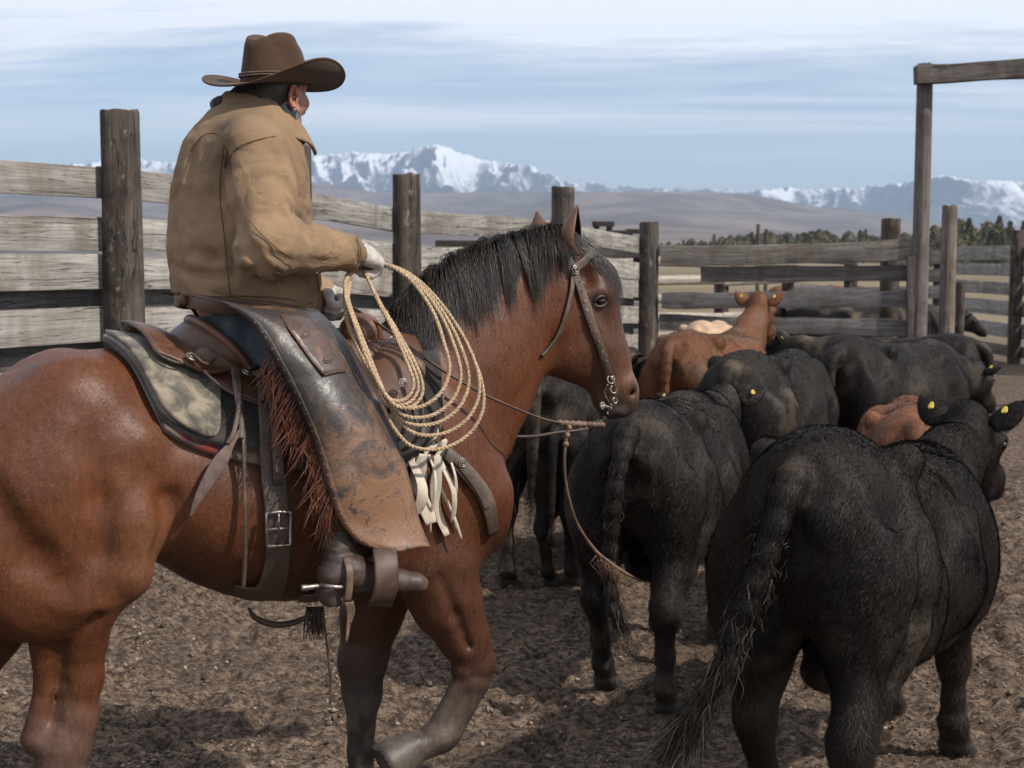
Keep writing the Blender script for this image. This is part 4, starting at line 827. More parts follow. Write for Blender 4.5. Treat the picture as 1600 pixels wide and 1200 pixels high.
Hb = BVHTree.FromPolygons([Vector(v) for v in HV], [tuple(q) for q in HQ])
# ears
def ear_mesh(mb, base, tip, w, opening, col, n=12, seg=18, gap=1.0, inner=(.020, .012, .010), bend=0.0):
    """cupped, pointed ear: a shell of revolution left open towards 'opening'"""
    base, tip = np.array(base, float), np.array(tip, float); ax = unit(tip - base); o_ = np.array(opening, float); o_ = unit(o_ - ax * o_.dot(ax)); sd = np.cross(ax, o_); L = np.linalg.norm(tip - base)
    G = []; 
    for i in range(n + 1):
        t_ = i / n; rr = w * (0.55 + 0.75 * math.sin(math.pi * min(t_ * .95 + .12, 1)) ) * (1 - t_ ** 3.0) * .8 + .002; cen = base + ax * L * t_ - o_ * rr * .2 + o_ * bend * t_ * t_ * L
        g = gap * (0.3 + 0.7 * min(1, t_ * 4)); a0 = g * .95; row = []
        for j in range(seg + 1):
            a = a0 + (2 * math.pi - 2 * a0) * j / seg; row.append(cen + rr * (math.cos(a) * o_ * .8 + math.sin(a) * sd))
        G.append(row)
    sheet(mb, G, .006, col); V_ = mb.v[-1]; h_ = len(V_) // 2; rd = np.linalg.norm(np.cross(V_ - base, ax), axis=1); k_ = slice(0, h_) if rd[:h_].mean() < rd[h_:].mean() else slice(h_, None); mb.c[-1][k_] = inner; return mb
ec = (.11, .055, .035); mb = MB(); ear_mesh(mb, hp(897, 398, -.068), hp(903, 321, -.085), .047, (.80, -.75, .1), ec, gap=1.2); mb.build('ear', M_horse, horse); mb = MB(); ear_mesh(mb, hp(853, 378, .085), hp(839, 331, .10), .042, (.9, -.1, .1), ec, gap=1.1)
mb.build('ear', M_horse, horse)
t = NT('wet dark eye'); t.set('Base Color', (.012, .008, .006)).set('Roughness', .05).set('Specular IOR Level', .8); M_eye = t.m
for s_ in (-1, 1): mb = MB(); ball(mb, hp(938.5, 470, s_ * .0835), .0175, 20, 12, (.012, .008, .006)); mb.build('eye', M_eye, horse)
M_lid = mat_hide('eyelid', .5)
for s_ in (-1, 1):
    for q, r_ in ((1, .0052), (-1, .0045)):
        mb = MB()
        a, b = hp(927, 474, s_ * .096), hp(950, 469, s_ * .086); m_ = hp(939, 470 - q * (7 if q > 0 else 9), s_ * .1015); tube(mb, [a, (a * .4 + m_ * .75 - b * .15), m_, (b * .4 + m_ * .75 - a * .15), b], [r_ * .5, r_, r_ * 1.2, r_, r_ * .5], 8, 14, col=(.04, .026, .02)); mb.build('eyelid', M_lid, horse)
# mane and forelock: fine ribbons that fall over the neck
def surf(p, off):
    q, n, i, d = Hb.find_nearest(Vector(p)); n = Vector(n); return q + n * off
def hair_lock(mb, P, w0, col):
    P = np.asarray(P, float); n = len(P); T = np.gradient(P, axis=0); S = np.cross(T, (0.2, -1, .2)); S /= np.linalg.norm(S, axis=1)[:, None] + 1e-9
    w = w0 * np.linspace(1, .15, n)[:, None]; V = np.concatenate([P + S * w, P - S * w]); mb.add(V, [(i, i + 1, n + i + 1, n + i) for i in range(n - 1)], col)
rg = np.random.default_rng(5); crest = cat_rom([hp(*q, 0) for q in ((622, 512), (660, 470), (700, 430), (750, 404), (800, 384), (850, 371), (882, 366))], 200)
mb = MB()
for k in range(8000):
    t_ = rg.random(); i = int(t_ * 199); root = crest[i] + np.array([rg.normal(0, .006), rg.normal(-.008, .012), 0]); cl_ = round(t_ * 46 + rg.normal(0, .3)) / 46.0
    cn = vnoise([[cl_ * 37, 1.3, 0]], 3)[0]; cn2 = vnoise([[cl_ * 53, 7.3, 0]], 4)[0]
    L = (.155 + .07 * cn + .03 * math.sin(t_ * 3.1)) * (.55 + .6 * rg.random()) * (1 - .35 * max(0, t_ - .8) / .2); st = 7; p = np.array(surf(root, .004)); pts = [p]
    dr = np.array([.02 + .22 * cn2 + rg.normal(0, .06), -.75, -.25 + rg.normal(0, .1)])
    tgt = crest[min(199, max(0, int(cl_ * 199)))]
    for s in range(st):
        dr = dr * .72 + np.array([(.10 + .30 * cn2 + (tgt[0] - root[0]) * 6) * .3, -.05, -.95]) * .45; p = p + unit(dr) * L / st
        q = np.array(surf(p, .004 + .010 * rg.random() + .008 * (1 + cn) * (s > 0))); p = q if (q - p).dot(np.array(Hb.find_nearest(Vector(p))[1])) > 0 else p * .5 + q * .5; pts.append(p)
    v = .008 + .009 * rg.random(); hair_lock(mb, pts, .0008 + .0006 * rg.random(), (v * 1.15, v, v) if rg.random() < .93 else (.10, .055, .035))
for k in range(260):   # stray hairs standing off the crest
    i = int(rg.random() * 199); p = crest[i] + np.array([0, rg.normal(0, .01), -.004]); d = unit([rg.normal(-.3, .4), rg.normal(-.1, .4), 1.0]); L = .015 + .03 * rg.random(); hair_lock(mb, [p, p + d * L * .5, p + d * L + np.array([-.01, -.006, -.004])], .0008, (.02, .017, .016))
t = NT('mane hair'); t.set('Base Color', t.attr()).set('Roughness', .42).set('Specular IOR Level', .28); M_mane = t.m
mb.build('mane', M_mane, horse)
mb = MB()
for k in range(800):
    a = hp(886 + rg.normal(0, 9), 368 + rg.normal(0, 3), rg.normal(-.01, .022)); b = hp(952 + rg.normal(0, 7), 462 + rg.normal(0, 22), rg.normal(-.03, .03)); m_ = hp(930 + rg.normal(0, 5), 398 + rg.normal(0, 7), rg.normal(-.02, .03)); P_ = cat_rom([a, m_, b], 7)
    P_ = np.array([surf(p, .004 + .012 * rg.random()) if (Hb.find_nearest(Vector(p))[3] < .03) else p for p in P_]); v = .012 + .012 * rg.random(); hair_lock(mb, P_, .0010, (v * 1.3, v, v * .9))
mb.build('forelock', M_mane, horse)

mb = MB(); rg = np.random.default_rng(21)
for k in range(500):
    b = np.array([-1.47 + rg.normal(0, .012), rg.normal(0, .025), 1.36 - .22 * rg.random()]); L = .55 + .35 * rg.random(); hair_lock(mb, cat_rom([b, b + [-.05, rg.normal(0, .02), -.15], b + [-.05 + rg.normal(0, .04), rg.normal(0, .04), -L * .6], b + [.0 + rg.normal(0, .05), rg.normal(0, .05), -L]], 8), .0022, (.014, .012, .011))
mb.build('tail', M_mane, horse)
# ================================================================ TACK AND RIDER (all in the horse's own frame)
def hs(px, py, off=.01):
    o, d = HF.local_ray(px, py); h = Hb.ray_cast(Vector(o), Vector(d).normalized())
    if h[0] is None:
        q, n, i, dd = Hb.find_nearest(Vector(hp(px, py, -.2)))
        return np.array(q + n * off)
    return np.array(h[0] + h[1] * off)
def hn(p): return np.array(Hb.find_nearest(Vector(p))[1])
def place(o): o.location = HF.o.tolist(); o.rotation_euler = (0, 0, HF.a); return o
def hthing(name, label, cat): return place(empty(name, label=label, cat=cat))
def mat_leather(name, base, worn, rough=.42, spec=.5, sc=6, bs=.3, attr=True):
    t = NT(name); oc = t.coord('Object'); n = t.noise(oc, sc, 6, .65, .6); n2 = t.noise(oc, sc * 12, 4, .7); v = t.vor(oc, sc * 38, 'DISTANCE_TO_EDGE')
    c = t.mix(t.rng(n, .42, .66), base, worn); c = t.mix(t.rng(n2, .55, .75, 0, .5), c, tuple(x * .4 for x in base))
    if attr: c = t.mix(1, c, t.attr(), 'MULTIPLY')
    t.set('Base Color', c).set('Roughness', t.rng(n, .3, .7, rough - .08, rough + .16)).set('Specular IOR Level', spec); t.bump(t.math('MULTIPLY_ADD', t.rng(v, 0, .12), .25, t.math('MULTIPLY_ADD', n2, .5, n)), bs, .004); return t.m
M_saddle = mat_leather('saddle leather', (.075, .032, .018), (.13, .062, .034), .34)
M_strap = mat_leather('old strap leather', (.060, .040, .029), (.135, .095, .072), .45)
M_dkstrap = mat_leather('dark strap leather', (.05, .032, .025), (.11, .075, .058), .5)
t = NT('worn steel'); n = t.noise(t.coord('Object'), 60, 4); t.set('Base Color', t.mix(t.rng(n, .4, .7), (.38, .34, .30), (.12, .085, .06))).set('Metallic', .8).set('Roughness', .42); M_metal = t.m
def mat_cloth(name, a, b, sc=4, fine=500, bs=.3, rough=.95, sheen=.3, stain=None):
    t = NT(name); oc = t.coord('Object'); n = t.noise(oc, sc, 6, .62, .5); w = t.noise(oc, fine, 2, .6); n3 = t.noise(oc, sc * 9, 5, .7)
    c = t.mix(t.rng(n, .38, .66), a, b); c = t.mix(t.rng(n3, .55, .75, 0, .35), c, tuple(x * .55 for x in a)); c = t.mix(1, c, t.attr(), 'MULTIPLY')
    if stain: c = t.mix(t.rng(t.noise(oc, sc * 1.7, 5, .7, 1.2), .60, .72, 0, .55), c, stain)
    t.set('Base Color', c).set('Roughness', rough).set('Specular IOR Level', .15).set('Sheen Weight', sheen); t.bump(t.math('MULTIPLY_ADD', w, .3, n3), bs, .003); return t.m
M_felt = mat_cloth('dark felt', (.026, .023, .021), (.055, .048, .043), 8, 300, .5)
M_wool = mat_cloth('mottled wool pad', (.085, .076, .062), (.28, .235, .17), 16, 160, 1.2)
M_jacket = mat_cloth('brown duck canvas', (.265, .178, .105), (.180, .120, .073), 3.2, 700, .35, sheen=.04, stain=(.10, .075, .055))
_m = M_jacket.node_tree; _t = NT.__new__(NT); _t.m = M_jacket; _t.n, _t.l = _m.nodes, _m.links; _t.p = _m.nodes['Principled BSDF']; _t.tc = [n for n in _m.nodes if n.type == 'TEX_COORD'][0]; _b = [n for n in _m.nodes if n.type == 'BUMP'][0]
_w = _t.noise(_t.tc.outputs['Object'], 5, 3, .5, 0, True); _mx = _t.n.new('ShaderNodeVectorMath'); _mx.operation = 'MULTIPLY_ADD'; _t.l.new(_w, _mx.inputs[0]); _mx.inputs[1].default_value = (.16, .16, .16); _t.l.new(_t.tc.outputs['Object'], _mx.inputs[2])
_k = _t.noise(_mx.outputs[0], 9, 3, .55, 1.4); _a = _t.math('ABSOLUTE', _t.math('SUBTRACT', _k, .5)); _t.bump(_t.math('POWER', _a, .6), .38, .012, _b.outputs[0])
M_denim = mat_cloth('faded denim', (.030, .042, .060), (.085, .105, .125), 7, 600, .5, stain=(.16, .10, .05))
M_glove = mat_cloth('pale work glove', (.50, .47, .43), (.33, .29, .25), 12, 300, .4)
M_white = mat_cloth('pale rawhide', (.55, .48, .38), (.40, .33, .25), 10, 200, .4)
M_scarf = mat_cloth('dark wool scarf', (.018, .020, .028), (.035, .036, .045), 14, 260, .8)
M_hat = mat_cloth('brown felt hat', (.048, .026, .015), (.078, .044, .025), 7, 500, .25, rough=.85, sheen=.12)
t = NT('dull brass'); t.set('Base Color', (.16, .12, .08)).set('Metallic', .6).set('Roughness', .55); M_rivet = t.m
# ---------------- saddle blanket
AX = 1.20
def drape(cols, off, th, mb, nv=20, nu=26, col=None, v0=-1, v1=1, wob=0.0, mirror=True):
    """sheet lying over the back; cols: (spine x, bottom point local) from rear to front"""
    Cn = np.array([[a, *b] for a, b in cols], float); Cn = cat_rom(Cn, nu); G = []
    for sx_, bx, by, bz in Cn:
        phb = math.atan2(abs(by), bz - AX); row = []
        for v in np.linspace(v0, v1, 2 * nv + 1):
            ph = phb * abs(v); x = sx_ + (bx - sx_) * abs(v) ** 1.2; sgn = -1 if v > 0 else 1
            d = Vector((0, sgn * math.sin(ph), math.cos(ph))); o = Vector((x, 0, AX)) + d * 1.2; h = Hb.ray_cast(o, -d)
            r = min((h[0] - Vector((x, 0, AX))).length, .335 + .025 * max(0, (-.75 - x) / .15)) if h[0] else .34
            row.append(np.array([x, 0, AX]) + np.array(d) * (r + off + wob * vnoise([[x * 9, v * 5, 0]], 4)[0]))
        G.append(row)
    G = np.array(G); G2 = G.copy()
    for _ in range(3): G2[1:-1] = (G2[:-2] + G2[2:] + 2 * G2[1:-1]) / 4; G2[:, 1:-1] = (G2[:, :-2] + G2[:, 2:] + 2 * G2[:, 1:-1]) / 4
    sheet(mb, G2, th); 
    if col is not None: V = mb.v[-1]; mb.c[-1] = col(V)
    return G2
bl = hthing('saddle_blanket', 'thick dark felt saddle pad with mottled wool top lying under the saddle', 'saddle pad')
cb = lambda pts, off=.01: [(sx, hs(px, py, off)) for sx, px, py in pts]
mb = MB(); drape(cb([(-.905, 254, 674), (-.86, 285, 697), (-.78, 340, 714), (-.66, 400, 727), (-.5, 480, 735), (-.3, 570, 736), (-.12, 640, 730), (-.02, 676, 700), (.03, 690, 660)]), .012, .016, mb, col=lambda V: np.where((vnoise(V * 22, 5) > .15)[:, None], (4.5, 3.6, 2.9), np.where((vnoise(V * 17, 8) > .3)[:, None], (3.4, .6, .5), (1, 1, 1.2))))
mb.build('under_blanket', M_felt, bl)
mb = MB(); drape(cb([(-.925, 243, 655), (-.90, 262, 672), (-.80, 330, 698), (-.66, 400, 709), (-.5, 480, 717), (-.3, 570, 719), (-.12, 640, 712), (-.03, 672, 695), (.02, 685, 650)]), .034, .020, mb, wob=.003)
mb.build('felt_pad', M_felt, bl)
mb = MB(); drape(cb([(-.918, 247, 650), (-.86, 272, 672), (-.77, 334, 694), (-.73, 337, 655), (-.66, 340, 620)]), .050, .014, mb, nu=18, wob=.003); mb.build('wool_panel', M_wool, bl)
mb = MB(); drape(cb([(-.52, 432, 695), (-.48, 450, 703), (-.44, 468, 706)]), .054, .010, mb, nu=8); mb.build('wool_panel', M_wool, bl)
# ---------------- saddle
sd_ = hthing('saddle', 'brown leather stock saddle with high cantle and round horn on the bay horse', 'saddle')
mb = MB(); drape(cb([(-.86, 268, 572), (-.81, 300, 600), (-.75, 340, 632), (-.65, 395, 652), (-.55, 440, 660), (-.35, 540, 660), (-.15, 625, 650), (-.04, 655, 610)]), .066, .010, mb); mb.build('skirt', M_saddle, sd_)
mb = MB(); drape(cb([(-.865, 258, 560), (-.80, 300, 575), (-.73, 345, 590), (-.64, 400, 608), (-.56, 430, 612)]), .086, .010, mb, nu=18); mb.build('rear_jockey', M_saddle, sd_)
for pts in ([(-.872, 262, 566), (-.80, 300, 582), (-.73, 345, 597), (-.64, 400, 615), (-.56, 432, 619)], [(-.868, 262, 577), (-.81, 296, 606), (-.75, 337, 639), (-.65, 393, 659), (-.55, 440, 667)]):
    G = drape(cb(pts), .086, .001, MB(), nu=18); mb = MB(); tube(mb, G[:, -1], .0045, 6, 30); tube(mb, G[0, ::1], .0045, 6); tube(mb, G[:, 0], .0045, 6, 30); mb.build('rolled_edge', M_dkstrap, sd_)
S2 = SDF((-.82, -.26, 1.40), (.12, .26, 1.86), .008)
for q in (-1, 1): S2.chain([(-.66, q * .12, 1.53, .055), (-.5, q * .13, 1.505, .05), (-.3, q * .12, 1.515, .05), (-.12, q * .10, 1.53, .05)], .06)
S2.chain([(-.62, 0, 1.56, .05), (-.45, 0, 1.53, .06), (-.25, 0, 1.55, .06)], .07)
sw = hp(592, 566, -.06); S2.cone((sw[0], -.14, sw[2] - .035), (sw[0], .14, sw[2] - .035), .055, .055, .05); S2.cone((sw[0], 0, sw[2] - .02), (sw[0] - .01, 0, sw[2] + .03), .07, .05, .06); S2.cone((sw[0] + .02, -.19, sw[2] - .12), (sw[0] + .0, -.12, sw[2] - .02), .05, .05, .05); S2.cone((sw[0] + .02, .19, sw[2] - .12), (sw[0] + .0, .12, sw[2] - .02), .05, .05, .05)
V, Q = S2.surface(2); link('seat', mesh_np('seat', V, Q, M_saddle, True, np.ones((len(V), 3))), sd_)
mb = MB(); hc_ = hp(563, 522, -.05); hb_ = hp(578, 575, -.05); tube(mb, [hb_, hb_ * .5 + hc_ * .5, hc_], [.045, .034, .03], 16, 8); ball(mb, hc_, (.066, .066, .064), 28, 18, (1.3, 1.15, 1.05))
tube(mb, [hc_ + np.array([.067 * math.cos(a), .067 * math.sin(a), -.018]) for a in np.linspace(0, 6.283, 30)], .006, 8, cap=False); mb.build('horn', M_saddle, sd_)
# cantle: a shell that sweeps round behind the seat
mb = MB(); G = []; top = hp(302, 498, 0); nr = hp(392, 574, -.18)
for i in range(33):
    a = math.pi * i / 32; s_, c_ = math.sin(a), math.cos(a); hgt = s_ ** .75; xr = nr[0] + (top[0] - nr[0]) * s_ ** .9 ; zr = nr[2] + (top[2] - nr[2]) * hgt
    G.append([np.array([xr + k * .03 * s_ - .085 * math.sin(k * 3.0) * s_ ** .8, -c_ * .185 * (1 - .12 * k), zr - k * (zr - 1.515) * 1.0 - .004]) for k in np.linspace(0, 1, 9)])
G = np.array(G); sheet(mb, G, .016, (.75, .7, .7)); mb.build('cantle', M_saddle, sd_); mb = MB(); tube(mb, G[:, 0] + np.array([-.006, 0, .003]), .013, 12, 60, col=(1.25, 1.15, 1.1)); mb.build('cantle_roll', M_saddle, sd_)
def concho(px, py, r, off, par, name='concho'):
    c = hs(px, py, off); n = hn(c); u = unit(np.cross(n, (0, 0, 1))); v = np.cross(n, u); mb = MB()
    for rr, hgt in ((1, 0), (.55, .003)): tube(mb, [c + n * hgt + r * rr * (math.cos(a) * u + math.sin(a) * v) for a in np.linspace(0, 6.283, 22)], r * .2, 8, cap=False)
    ball(mb, c, r * .34, 12, 8); mb.build(name, M_metal, par)
concho(302, 553, .014, .104, sd_); concho(346, 597, .011, .10, sd_); concho(388, 579, .015, .105, sd_); concho(618, 568, .012, .10, sd_); concho(622, 606, .011, .09, sd_)
def strap(name, pts, hw, par, mat=M_strap, off=.012, th=.005, n=None, col=(1, 1, 1), lat=None, offs=None):
    P = []; 
    for i, q in enumerate(pts):
        if len(q) == 3: P.append(hp(*q))
        else: P.append(hs(q[0], q[1], off if offs is None else offs[i]))
    P = np.array(P); W = np.broadcast_to(np.array(hw, float), (len(P),)) ; W = np.array([hr(w, p) for w, p in zip(W, P)]); n = n or len(P) * 6
    Qp = cat_rom(np.c_[P, W], n); N = np.array([hn(p) for p in Qp[:, :3]]); N = np.array([unit(N[max(0, i-2):i+3].mean(0)) for i in range(n)]); mb = MB(); ribbon(mb, Qp[:, :3], Qp[:, 3], N, th, None, col); return mb.build(name, mat, par)
# flank billet with buckle, and cinch passing under the belly
strap('flank_billet', [(392, 590), (402, 625), (412, 680), (423, 740), (431, 800), (433, 850), (430, 885), (420, 915), (396, 938), (360, 948)], [17, 18, 19, 20, 20, 20, 21, 24, 24, 18], sd_, offs=[.11, .10, .085, .03, .018, .018, .018, .018, .016, .012], th=.007)
strap('flank_billet', [(396, 600), (410, 650), (420, 700), (430, 760)], [8, 9, 9, 8], sd_, offs=[.125, .105, .09, .04], th=.004)
bp = hs(432, 822, .03); bn = hn(bp); bu = unit(np.cross((0, 0, 1), bn)); bv = unit(np.cross(bn, bu)); mb = MB(); w_, h_ = hr(19, bp), hr(27, bp)
tube(mb, [bp + bu * w_ * x + bv * h_ * y for x, y in ((-1, -1), (-1, 1), (0, 1.03), (1, 1), (1, -1), (0, -1.03), (-1, -1))], .0045, 8); tube(mb, [bp - bu * w_ - bn * .002, bp + bu * w_ - bn * .002], .004, 8); tube(mb, [bp + bv * h_ * .95, bp + bn * .006 - bv * h_ * .1], .003, 6); mb.build('buckle', M_metal, sd_)
mb = MB(); tube(mb, [hs(396, 590, .115), hs(404, 640, .115), hs(398, 660, .10)], .006, 6, 10); tube(mb, [hs(384, 585, .12), hs(392, 625, .115), hs(405, 655, .10)], .006, 6, 10); mb.build('saddle_string', M_dkstrap, sd_)
for pts, rr in (([(300, 555, .115), (318, 575, .11), (340, 600, .108), (356, 640, .10), (368, 690, .07), (377, 740, .04), (381, 800, .03), (382, 860, .03), (383, 908, .035)], 4.2), ([(346, 600, .112), (350, 640, .10), (362, 680, .08), (366, 700, .07)], 5), ([(348, 605, .112), (356, 650, .10), (352, 690, .075), (345, 705, .06)], 4)):
    P = [hs(a, b, c) for a, b, c in pts]; mb = MB(); tube(mb, P, [hr(rr, p) for p in P], 8, 50, flat=.45); mb.build('saddle_string', M_strap, sd_)
mb = MB(); P = [hs(a, b, c) for a, b, c in ((362, 690, .075), (352, 705, .06), (338, 725, .045), (322, 750, .04), (308, 775, .04), (298, 800, .045))]; W = [hr(w, p) for w, p in zip((3, 5, 12, 11, 7, 1.5), P)]; ribbon(mb, P, W, np.array([hn(p) for p in P]), .003, 30, (1.2, 1.15, 1.2)); mb.build('saddle_string', M_strap, sd_)
strap('fender', [(500, 560), (520, 640), (530, 720), (540, 800), (560, 850)], [40, 36, 30, 22, 18], sd_, offs=[.10, .10, .075, .06, .07], mat=M_saddle, th=.006)
strap('front_cinch', [(560, 700), (545, 800), (530, 880), (500, 935), (470, 950)], [16, 17, 18, 18, 14], sd_, offs=[.05, .02, .02, .02, .015], mat=M_strap)
mb = MB(); tube(mb, [hp(388, 950, -.03), hp(400, 966, -.03), hp(430, 976, -.03), hp(462, 972, -.03), hp(490, 958, -.04)], [.004, .008, .010, .009, .006], 8, 24); mb.build('cinch_keeper', M_dkstrap, sd_)
mb = MB(); rg = np.random.default_rng(9)
for k in range(70): a = hp(478 + 28 * rg.random(), 948, -.05 + .06 * rg.random()); tube(mb, [a, a + np.array([rg.normal(0, .008), rg.normal(0, .008), -.05]), a + np.array([rg.normal(0, .014), rg.normal(0, .01), -.07 - .035 * rg.random()])], [.0022, .0018, .0006], 4)
mb.build('cinch_tassel', M_dkstrap, sd_)
mb = MB(); tube(mb, [hp(505, 955, -.1), hp(510, 1000, -.1), hp(516, 1050, -.1), hp(517, 1100, -.1)], [.004, .003, .005, .002], 6, 20, col=(.8, .75, .7)); mb.build('saddle_string', M_strap, sd_)
strap('latigo', [(640, 560, -.22), (650, 600, -.25), (655, 650, -.27), (662, 685, -.29)], [9, 9, 9, 8], sd_, mat=M_dkstrap)
concho(663, 678, .028, .035, sd_, 'rigging_ring')
# ---------------- breast collar with rawhide tassels
bc = hthing('breast_collar', 'leather breast collar with pale rawhide tassels on the horse shoulder', 'breast collar')
strap('strap', [(668, 692), (700, 712), (730, 742), (752, 772), (763, 800), (766, 830)], [7, 11, 13, 13, 12, 10], bc, off=.014, th=.008)
strap('strap', [(706, 718), (728, 742), (747, 770), (756, 792)], [5, 7, 7, 5], bc, off=.022, th=.004, mat=M_dkstrap); concho(716, 722, .012, .026, bc)
mb = MB()
for (x0, y0, x1, y1, w0, w1, wm) in ((650, 712, 660, 812, 8, 9, 15), (668, 712, 690, 834, 6, 5, 10), (684, 714, 700, 812, 4, 3, 5), (640, 716, 646, 800, 6, 8, 10), (676, 712, 705, 838, 3, 1.5, 3), (692, 722, 712, 826, 2, 1, 3), (660, 712, 672, 830, 3, 1.5, 3)):
    P = [hs(x0 + (x1 - x0) * k + 3 * math.sin(k * 5 + x0), y0 + (y1 - y0) * k, .03 + .02 * math.sin(k * 4 + x0)) for k in np.linspace(0, 1, 7)]; W = [hr(w, p) for w, p in zip(np.interp(np.linspace(0, 1, 7), [0, .35, .85, 1], [w0, wm, (w1 + wm) / 2, w1]), P)]
    ribbon(mb, P, W, np.array([unit(hn(p) + np.array([.3 * math.sin(i * 1.3 + x0), 0, 0])) for i, p in enumerate(P)]), .003, 26)
mb.build('tassel', M_white, bc)
mb = MB(); P = [hs(x, y, .03) for x, y in ((640, 700), (655, 705), (672, 700), (690, 690), (672, 715), (655, 712), (668, 700))]; tube(mb, P, .006, 8, 50); mb.build('tie', M_white, bc)
# ---------------- bridle, bit and reins
br = hthing('bridle', 'brown leather western headstall with silver bit on the horse head', 'bridle')
strap('cheek_strap', [(852, 374), (872, 392), (892, 420), (908, 462), (924, 505), (938, 545), (951, 586)], [8, 9, 8.5, 7.5, 7, 6.5, 6], br, off=.012, th=.005)
strap('crown_strap', [(852, 374), (846, 368)], [8, 8], br, off=.014, n=6)
mb = MB(); cr = [hs(852, 374, .012), hp(846, 364, -.02), hp(846, 362, .02), hp(850, 372, .06)]; ribbon(mb, cr, .014, np.array([hn(p) for p in cr]), .005, 14); mb.build('crown_strap', M_strap, br)
strap('browband', [(892, 421), (905, 411), (916, 402), (922, 404)], [7, 7, 6, 5], br, off=.016, th=.005)
strap('throatlatch', [(893, 424), (890, 455), (882, 490), (870, 522), (852, 547), (843, 556)], [4.5, 4, 3.5, 3.5, 3.5, 3], br, off=.010, mat=M_strap)
concho(893, 422, .013, .022, br)
for k in range(9): x = 899 + k * 5.6; concho(x, 440 + k * 15.2, .0035, .017, br, 'stud')
mb = MB(); 
def ring(c, r, th, n, m=20): u = unit(np.cross(n, (0, 0, 1))); v = np.cross(n, u); tube(mb, [c + r * (math.cos(a) * u + math.sin(a) * v) for a in np.linspace(0, 6.283, m)], th, 8, cap=False)
N_ = np.array([.15, -1, .1]); N_ /= np.linalg.norm(N_)
ring(hs(952, 590, .014), .014, .0035, N_); ring(hs(957, 606, .016), .012, .003, N_); ring(hs(958, 622, .02), .009, .003, N_)
tube(mb, [hs(952, 585, .012), hs(960, 606, .014), hs(953, 632, .018), hs(946, 655, .03), hs(940, 668, .03)], .005, 8, 20); tube(mb, [hs(948, 598, .012), hs(944, 612, .012), hs(950, 628, .014)], .003, 8, 12)
for k in range(7): ring(hs(951 - k * 1.6, 628 + k * 6.5, .022), .006, .0017, unit([1, -.6 + (k % 2), .2]), 10)
ring(hs(944, 652, .03), .011, .0028, N_); ring(hs(941, 664, .03), .010, .0028, N_); ring(hs(936, 668, .035), .009, .0025, unit([1, -.5, .3]))
mb.build('bit', M_metal, br)
rn = hthing('reins', 'brown leather reins with braided ends running from bit to rider hand', 'reins')
mb = MB(); lat0 = hs(940, 664, .03)[1]
P = [hp(941, 664, lat0), hp(915, 663, -.14), hp(880, 661, -.2), hp(850, 655, -.23), hp(800, 636, -.27), hp(750, 613, -.27), hp(700, 584, -.25), hp(650, 550, -.2), hp(600, 512, -.12), hp(535, 470, .0)]; tube(mb, P, .0062, 8, 70, flat=.6); mb.build('rein', M_dkstrap, rn)
mb = MB()
for k in range(26): 
    c = cat_rom([hp(941, 664, lat0), hp(915, 663, -.14), hp(880, 661, -.2), hp(872, 660, -.2)], 26)[k]; ball(mb, c, .0085 if k % 3 else .011, 10, 6, (1.25, 1.1, .95))
mb.build('braid', M_strap, rn)
mb = MB(); P = [hp(940, 662, .06), hp(905, 672, -.02), hp(870, 676, -.02), hp(830, 682, 0), hp(790, 680, .02), hp(760, 668, .03)]; P2 = [hp(760, 668, .03), hp(700, 600, .16), hp(640, 560, .14), hp(545, 478, .04)]; tube(mb, P, .005, 8, 40); tube(mb, P2, .005, 8, 40); mb.build('rein', M_dkstrap, rn)
rm = hthing('romal', 'thin braided quirt hanging from the reins in front of the middle black cow', 'quirt')
mb = MB(); P = [hp(889, 664, -.2), hp(884, 690, -.2), hp(882, 730, -.2), hp(888, 775, -.2), hp(903, 820, -.2), hp(932, 862, -.2), hp(965, 888, -.2), hp(1000, 908, -.2)]; tube(mb, P, [.006, .0055, .005, .005, .005, .0055, .006, .003], 8, 60, col=(1.3, 1.1, .95)); [ball(mb, hp(x, y, -.2), .010, 10, 6, (1.4, 1.2, 1)) for x, y in ((889, 668), (886, 680), (884, 694))]; mb.build('lash', M_strap, rm)
mb = MB(); rg = np.random.default_rng(3)
for k in range(60): u_ = rg.random(); a = P[5] * (1 - u_) + P[6] * u_; tube(mb, [a, a + np.array([rg.normal(.01, .015), rg.normal(0, .01), -.03]), a + np.array([rg.normal(.015, .02), rg.normal(0, .015), -.05 - .03 * rg.random()])], [.0016, .0012, .0004], 4, col=(1.2, .95, .75))
mb.build('frayed_end', M_strap, rm)
# ---------------- lariat
t = NT('waxed rope'); uv = t.attr(); n = t.noise(t.coord('Object'), 160, 3, .6); n2 = t.noise(t.coord('Object'), 9, 4); c = t.mix(t.rng(n, .35, .7), (.50, .37, .23), (.24, .16, .09)); t.set('Base Color', t.mix(t.rng(n2, .5, .8, 0, .4), c, (.14, .10, .07))).set('Roughness', .6).set('Specular IOR Level', .4); t.bump(n, .6, .003); M_rope = t.m
def twist_rope(mb, P, r, n):
    P = cat_rom(P, n); T = np.gradient(P, axis=0); T /= np.linalg.norm(T, axis=1)[:, None]; s = np.r_[0, np.cumsum(np.linalg.norm(np.diff(P, axis=0), axis=1))]; u = np.cross(T, (.1, 1, .2)); u /= np.linalg.norm(u, axis=1)[:, None]; v = np.cross(T, u)
    for k in range(3): a = (s * 2 * math.pi / .035 + k * 2.094)[:, None]; tube(mb, P + r * .52 * (np.cos(a) * u + np.sin(a) * v), r * .62, 6)
mb = MB(); rg = np.random.default_rng(6)
